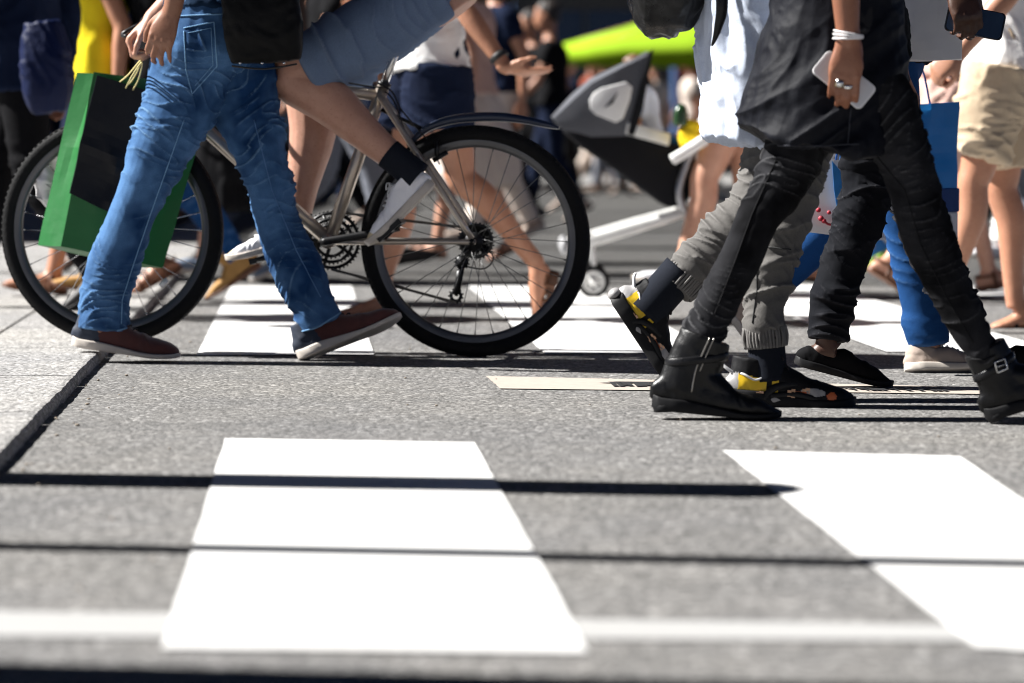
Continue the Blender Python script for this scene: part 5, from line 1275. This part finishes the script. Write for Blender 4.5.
# man in khaki shorts and white shirt on the right, walking left
m8, b8, J8 = person('man in khaki shorts and white shirt at the right edge', (-1, 0, 0), (P(1002, 62, 9.7), P(1004, 62, 9.95)), (P(974, 184, 9.7), P(1003, 190, 9.95)), (P(946, 296, 9.7), P(1016, 308, 9.95)),
    ([P(968, 330, 9.7), P(902, 318, 9.7)], [P(1046, 329, 9.95), P(990, 333, 9.95)]),
    dict(bottom=dict(kind='short', name='shorts', mat=KHAKI, paths=([(P(1000, 66, 9.7), (.125, .12)), (P(990, 110, 9.7), (.120, .115)), (P(979, 156, 9.7), (.105, .108))], [(P(1006, 66, 9.95), (.12, .12)), (P(1005, 115, 9.95), (.115, .11)), (P(1004, 168, 9.95), (.105, .105))]), grow=1.15, waist=.14, amps=[(0, .006), (.4, .008), (.8, .008), (1, .012)]),
         top=dict(mat=WHITE, name='shirt', hem=-.03, grow=1.24, sleeve=.6), feet=mk_sandal(BLKLEA, SOLEK)),
    H=1.74, base=(P(1000, 300, 9.8).x, 9.8, 0), arms=((P(1010, -8, 9.40), P(958, 54, 9.42)), None), hands=(dict(d=P(936, 72, 9.42)-P(958, 54, 9.42), n=Vector((-.3, -1, .5)), curls=[(1.1, 1.2, .8)]*4, tcurl=.8), None),
    skinm=SK_M, vox=.008, hair=('short', (.05, .03, .02)), seed=33, cloth_vox=.008)
part('belt', [ring(tuple((P(1002, 62, 9.7)+P(1004, 62, 9.95))/2+Vector((0, 0, .095))), (0, 0, 1), .165, circ(.004, 8, .018), 40)], BROWN, m8, b8)
def out(top, topn, bot, kind, shoe_, **kw):
    r = dict(long=(.098, .085, .068, .066, .058, .056), short=(.105, .098, .092), skirt=(.24, .27))[kind]
    b = dict(kind=kind, mat=bot, r=kw.get('r', r)); b.update({k: v for k, v in kw.items() if k in ('len', 'hemz', 'amp')})
    return dict(foot=1.0 if getattr(shoe_, 'open', False) else .62, top=dict(mat=top, name=topn, hem=kw.get('hem', .0), sleeve=kw.get('sleeve', .5)), bottom=b, feet=shoe_)
sh = lambda m, s=SOLEW, kind='low', n='shoe': simple_shoe(kind, m, s, name=n, crease=False)
GREY_SH = plain('blue_grey_knit', (.13, .17, .24), .8); BLUGR = plain('bright_blue_knit', (.03, .20, .55), .6); DKSH = plain('dark_shoe', (.02, .018, .018), .6)
X = lambda px, Y: (px-512)/FPX*Y
# yellow top and bare arm behind the green bag; navy clad person with a blue bag; tan boots; bare legs
walker('person in yellow top behind the green bag', X(100, 11.6), 11.6, 1.70, 190, out(YELLOW, 'top', DENIMD, 'short', mk_sandal(BROWN, BROWN), sleeve=.3, hem=-.05), 1, SK_M, ('long', (.03, .02, .012)), seed=41, stride=.7)
s9, bs9, J9 = walker('person in navy and black clothes at the left edge', X(28, 10.6), 10.6, 1.78, 175, out(NAVYT, 'jacket', BLACKC, 'long', sh(DKSH, SOLEK), sleeve=1.8, hem=-.12), -1, SK_M, ('short', (.01, .008, .007)), seed=42, stride=.8)
NBAG = fabric('dark_blue_nylon', (.0025, .007, .036), .5, .2, spec=.15)
blob_bag('backpack', 'dark blue rucksack carried by the navy clad person', [P(50, 112, 10.1), P(48, 90, 10.1), P(46, 55, 10.1), P(42, 22, 10.1)], [(.055, .05), (.082, .08), (.088, .085), (.06, .06)], NBAG, amp=.01, seed=22, e=3)
walker('person in black coat, blue jeans and tan suede boots', X(166, 11.5), 11.5, 1.72, 182, out(BLACKC, 'coat', DENIM2, 'long', sh(TAN, BROWN, 'boot', 'ankle_boot'), sleeve=1.8, hem=-.22), 1, SK_M, ('short', (.02, .012, .01)), seed=43, stride=.85)
walker('person in long black skirt and blue grey sneakers', X(236, 13.2), 13.2, 1.70, 185, out(BLACKC, 'top', BLACKC, 'skirt', sh(GREY_SH), hemz=.34, amp=.02), -1, SK_L, ('long', (.02, .012, .01)), seed=44, stride=.6)
walker('person in brown trousers and brown boots left of the navy skirted legs', X(12, 13.6), 13.6, 1.70, 180, out(GREYT, 'top', fabric('brown_cloth', (.14, .065, .04), .85), 'long', sh(BROWN, SOLEK, 'boot', 'ankle_boot')), 1, SK_M, seed=45)
# behind the cyclist
walker('person with cream trousers and navy top beyond the wristband', X(498, 17.5), 17.5, 1.76, 200, out(NAVYT, 'top', CREAM, 'long', sh(BEIGE), sleeve=.5), 1, SK_M, ('short', (.02, .014, .01)), seed=46, stride=.7)
walker('person in cream skirt and pale pink top behind the white top', X(470, 15.2), 15.2, 1.66, 160, out(PINKB, 'top', CREAM, 'skirt', mk_sandal(BROWN, BROWN), hemz=.42), 1, SK_L, ('long', (.12, .06, .025)), seed=47, stride=.6)
walker('person in grey trousers behind the crank of the bicycle', X(336, 14), 14, 1.74, 10, out(BLACKC, 'shirt', GREYT, 'long', sh(DKSH, SOLEK)), -1, SK_M, seed=48)
# right hand side
walker('woman in long beige pink dress behind the khaki shorts', X(946, 11.6), 11.6, 1.70, 12, out(PINKB, 'dress_top', PINKB, 'skirt', mk_sandal(BROWN, BROWN), hemz=.50, amp=.03, sleeve=.4), 1, SK_L, ('long', (.03, .02, .012)), seed=51, stride=.8)
walker('person in grey trousers and black sandals behind the charcoal jeans', X(868, 12.4), 12.4, 1.74, 170, out(BLACKC, 'shirt', GREYT, 'long', mk_sandal(BLKLEA, SOLEK)), 1, SK_M, seed=52, stride=.9)
walker('person in grey leggings and white tunic beyond the khaki shorts', X(988, 13.5), 13.5, 1.68, 20, out(WHITE, 'tunic', GREYT, 'long', sh(DKSH, SOLEK), hem=-.25), -1, SK_M, ('long', (.02, .012, .01)), seed=53)
walker('person in white trousers at the far right', X(1020, 15), 15, 1.74, 200, out(NAVYT, 'top', WHITE, 'long', sh(WHTCAN)), 1, SK_M, seed=54, stride=.6)
walker('runner in black shorts and bright blue sneakers behind the grey joggers', X(812, 13.0), 13.0, 1.74, 175, out(DENIMD, 'top', BLACKC, 'short', sh(BLUGR, plain('lime_sole', (.35, .6, .03), .5), 'runner', 'sneaker'), len=.55), 1, SK_L, seed=55, stride=.8)
walker('stroller pusher in pale shorts with bare legs', X(738, 11.95), 11.95, 1.66, 181, out(CREAM, 'top', CREAM, 'short', sh(WHTCAN), len=.4, sleeve=.4), 1, SK_L, ('long', (.10, .05, .02)), seed=56, stride=.9, build=1.2, arm_pts=((P(760, 62, 12.2), P(732, 88, 12.12)), (P(760, 62, 11.7), P(732, 88, 11.9))))
# far crowd in front of the shops
crowd = [(-5, 27, 1.75, 160, BLACKC, BLACKC, 'long', 'figure in black far behind the front wheel'),
 (60, 30, 1.72, 20, WHITE, DENIMD, 'long', 'far figure in white shirt and dark jeans on the left'),
 (130, 28, 1.70, 200, NAVYT, CREAM, 'long', 'far figure in navy top and cream trousers on the left'),
 (275, 29, 1.78, 170, BLACKC, GREYT, 'long', 'far figure in black top and grey trousers behind the cyclist'),
 (390, 31, 1.68, 10, PINKB, BLACKC, 'skirt', 'far figure in pink top and black skirt behind the saddle'),
 (440, 33, 1.74, 190, BLACKC, DENIMD, 'long', 'far figure in black top and dark jeans behind the saddle'),
 (535, 26, 1.80, 185, BLACKC, BLACKC, 'long', 'tall far figure all in black left of the parasol'),
 (566, 35.6, 1.72, 30, DENIMD, BLACKC, 'long', 'far figure in indigo top beyond the parasol edge'),
 (590, 36, 1.75, 0, BROWN and fabric('rust_cloth', (.20, .05, .03), .85), CREAM, 'long', 'far figure in rust top and cream trousers by the parasol'),
 (622, 36, 1.70, 180, WHITE, GREYT, 'short', 'far figure in white top and grey shorts beyond the parasol'),
 (655, 35, 1.66, 150, CREAM, KHAKI, 'short', 'far figure in cream top and khaki shorts beyond the parasol'),
 (692, 35.5, 1.72, 175, CREAM, CREAM, 'long', 'far figure all in cream beyond the parasol'),
 (775, 30, 1.74, 5, WHITE, BLACKC, 'long', 'far figure in white top and black trousers right of the parasol'),
 (850, 27, 1.7, 180, NAVYT, GREYT, 'short', 'far figure in navy top and grey shorts on the right'),
 (925, 24, 1.74, 170, BLACKC, BLACKC, 'long', 'far figure all in black behind the blue carrier bag'),
 (980, 29, 1.68, 10, CREAM, DENIM2, 'long', 'far figure in cream top and jeans on the right'),
 (1035, 26, 1.75, 190, BLACKC, KHAKI, 'short', 'far figure in black top and khaki shorts at the right end')]
crowd += [(505, 21, 1.78, 185, BLACKC, BLACKC, 'long', 'tall dark figure standing behind the outstretched hand'),
 (552, 23, 1.74, 175, BLACKC, DENIMD, 'long', 'dark figure left of the stroller hood'),
 (20, 19, 1.8, 170, BLACKC, BLACKC, 'long', 'dark figure behind the navy clad person'),
 (85, 22, 1.76, 185, NAVYT, BLACKC, 'long', 'dark figure behind the yellow top'),
 (150, 20, 1.74, 180, BLACKC, DENIMD, 'long', 'dark figure behind the green bag'),
 (330, 21, 1.76, 190, BLACKC, BLACKC, 'long', 'dark figure behind the knee of the cyclist'),
 (372, 24, 1.7, 10, NAVYT, DENIMD, 'long', 'figure in navy behind the seat post'),
 (606, 34.4, 1.7, 180, BLACKC, GREYT, 'long', 'figure in black top behind the window of the stroller hood'),
 (640, 34, 1.75, 0, BLACKC, BLACKC, 'long', 'black clad figure behind the child in the stroller'),
 (830, 20, 1.75, 180, BLACKC, DENIMD, 'long', 'dark figure behind the black tunic'),
 (905, 18, 1.76, 175, BLACKC, BLACKC, 'long', 'dark figure behind the white paper bag'),
 (1005, 19, 1.74, 190, NAVYT, BLACKC, 'long', 'dark figure behind the khaki shorts')]
for i, (px, Y, H, fc, t, b, kd, lab) in enumerate(crowd):
    walker(lab, X(px, Y), Y, H, fc, out(t, 'top', b, kd, sh(DKSH if i % 2 else BEIGE, SOLEK), hemz=.5), 1 if i % 2 else -1, (SK_M, SK_L, SK_T)[i % 3], ('long' if i % 3 == 1 else 'short', (.02, .013, .01) if i % 4 else (.10, .055, .02)),
           vox=.022, group='people far across the street', seed=60+i, stride=.5+.1*(i % 4), z0=.11 if Y > 37 else 0)

# ------------------------------------------------------------------ the stroller
def stroller():
    Y = 12.1; w = .21
    e = empty('stroller', (P(640, 280, Y).x, Y, 0), 'black stroller with grey hood, white window panel and white frame', 'stroller'); b = e.location
    HOOD = fabric('grey_hood', (.085, .088, .10), .7, .15); DARK = fabric('stroller_black', (.010, .010, .012), .7, .2); WH = plain('white_frame', (.70, .70, .68), .3, bs=0); PAN = plain('white_panel', (.68, .68, .68), .5, var=.08)
    piv = P(630, 136, Y)
    rim = [P(552, 118, Y), P(572, 96, Y), P(590, 80, Y), P(620, 66, Y), P(648, 52, Y)]
    V, F = [], []; n = 12
    for q in rim:
        for k in range(n+1):
            a = math.pi*k/n; s = -math.cos(a); h = math.sin(a)**.45
            p = piv+(q-piv)*h; V.append((p.x, Y+s*w, p.z))
    m = n+1
    for i in range(len(rim)-1):
        for k in range(n): F.append((i*m+k, i*m+k+1, (i+1)*m+k+1, (i+1)*m+k))
    hd = mesh_of([(V, F)], b); o = obj('hood', hd, HOOD, e); s = o.modifiers.new('s', 'SOLIDIFY'); s.thickness = .006
    for sgn in (-1, 1):
        pts = [P(x, y, Y) for x, y in ((560, 128), (553, 118), (574, 98), (590, 84), (620, 68), (646, 56), (640, 100), (628, 136), (590, 137))]
        part('side_panel', [prism([Vector((p.x, Y+sgn*(w+.004), p.z)) for p in pts], (0, 1, 0), .006)], HOOD, o, b, bevel=.003)
        pw = [P(x, y, Y) for x, y in ((588, 101), (592, 94), (600, 89), (624, 83), (630, 88), (628, 100), (621, 119), (614, 123), (594, 115), (589, 110))]
        pn = part('window_panel', [prism([Vector((p.x, Y+sgn*(w+.013), p.z)) for p in pw], (0, 1, 0), .007)], PAN, o, b, bevel=.004)
        fd = [P(x, y, Y) for x, y in ((602, 109), (616, 93), (611, 104))]
        part('vent', [prism([Vector((p.x, Y+sgn*(w+.021), p.z)) for p in fd], (0, 1, 0), .003)], DARK, pn, b)
        bw = [P(x, y, Y) for x, y in ((646, 54), (651, 50), (640, 112), (632, 136), (625, 134))]
        part('hood_rib', [prism([Vector((p.x, Y+sgn*(w+.012), p.z)) for p in bw], (0, 1, 0), .007)], DARK, o, b, bevel=.003)
    sp = [P(x, y, Y) for x, y in ((562, 130), (625, 135), (690, 148), (696, 176), (682, 205), (664, 206), (612, 168), (580, 146))]
    part('seat', [prism([Vector((p.x, Y, p.z)) for p in sp], (0, 1, 0), w)], DARK, e, b, bevel=.012)
    tr = [P(x, y, Y) for x, y in ((625, 122), (668, 134), (666, 146), (623, 134))]
    part('tray', [prism([Vector((p.x, Y-.06, p.z)) for p in tr], (0, 1, 0), w*.8)], WH, e, b, bevel=.008)
    for sgn in (-1, 1):
        y = Y+sgn*w*1.05
        q = lambda x, z: Vector((P(x, z, Y).x, y, P(x, z, Y).z))
        part('frame_bar', [loft([q(562, 246), q(590, 239), q(640, 224), q(684, 211)], [(.020, .014), (.026, .016), (.024, .015), (.018, .014)], ref=Z, n=14)], WH, e, b)
        part('push_bar', [tube([q(684, 215), q(676, 190), q(690, 150), q(722, 92)], .016, 12, 4)], WH if sgn > 0 else plain('steel_bar', (.45, .45, .46), .3, .8), e, b)
        part('hub_cap', [ball(q(564, 245), (.022, .02, .035))], plain('grey_plastic', (.3, .3, .31), .5), e, b)
        for cx, r in ((592, .068), (706, .082)):
            c = Vector((P(cx, 280, Y).x, y, r+.0)); wl = empty('wheel', (0, 0, 0)); wl.parent = e; wl.location = c-Vector(b)
            part('tyre', [ring((0, 0, 0), (0, 1, 0), r-.012, circ(.012, 10, .016), 40)], SOLEK, wl, (0, 0, 0))
            sp_ = [ring((0, 0, 0), (0, 1, 0), r-.026, circ(.009, 8, .016), 40), tube([(0, -.02, 0), (0, .02, 0)], .018, 14)]
            for k in range(6): th = k*math.pi/3; sp_.append(box((math.cos(th)*r*.4, 0, math.sin(th)*r*.4), (r*.75, .018, .016), [np.array((math.cos(th), 0, math.sin(th))), np.array((0, 1., 0)), np.array((-math.sin(th), 0, math.cos(th)))]))
            part('rim', sp_, WH, wl, (0, 0, 0))
            part('fork', [tube([c-Vector((0, 0, 0)), c+Vector((0, 0, .10)), Vector((P(cx-4 if cx < 600 else cx-16, 240, Y).x, y, P(600, 232 if cx < 600 else 210, Y).z))], .011, 8, 3)], WH, e, b)
    part('handle', [tube([Vector((P(722, 92, Y).x, Y-w*1.05, P(722, 92, Y).z)), Vector((P(728, 84, Y).x, Y, P(728, 84, Y).z)), Vector((P(722, 92, Y).x, Y+w*1.05, P(722, 92, Y).z))], .016, 10, 5)], DARK, e, b)
stroller()
# the child in it, and the things hung on the handle
Y = 12.08
ch = lambda x, y: P(x, y, Y)
person('small child reclining in the stroller', (1, 0, .0), (ch(652, 142)+Vector((0, .05, 0)), ch(652, 142)-Vector((0, .05, 0))), (ch(676, 140)+Vector((0, .05, 0)), ch(676, 140)-Vector((0, .05, 0))), (ch(686, 158)+Vector((0, .05, 0)), ch(686, 158)-Vector((0, .05, 0))),
       ([ch(684, 166)+Vector((0, .05, 0)), ch(694, 158)+Vector((0, .05, 0))], [ch(684, 166)-Vector((0, .05, 0)), ch(694, 158)-Vector((0, .05, 0))]),
       dict(bottom=dict(kind='long', mat=fabric('child_blue', (.03, .12, .28), .85), r=(.10, .085, .07, .065, .06, .06), pelvis=True), top=dict(mat=fabric('child_pale_blue', (.45, .52, .65), .85), hem=-.03, sleeve=.8)),
       H=.78, base=ch(652, 142), lean=-.25, skinm=SK_M, vox=.009, hair=('short', (.12, .06, .03)), seed=70)
blob_bag('cloth_bag', 'yellow cloth bag hung on the stroller handle', [P(692, 150, 11.82), P(690, 138, 11.82), P(694, 122, 11.82)], [(.03, .03), (.046, .04), (.03, .03)], fabric('yellow_bag', (.75, .50, .02), .8), seed=23, amp=.02)
blob_bag('sun_shade', 'rolled white sunshade lying across the yellow bag', [P(672, 160, 11.74), P(684, 153, 11.74), P(706, 139, 11.74)], [(.022, .022)]*3, WHITE, cat='sunshade', seed=24, amp=.004, ref=(0, 0, 1))
blob_bag('water_bottle', 'green capped dark bottle in the stroller cup holder', [P(680, 126, 11.80), P(681, 112, 11.80), P(683, 104, 11.80)], [(.030, .030), (.030, .030), (.014, .014)], plain('bottle_dark', (.02, .05, .02), .2), cat='bottle', seed=25, amp=.001)
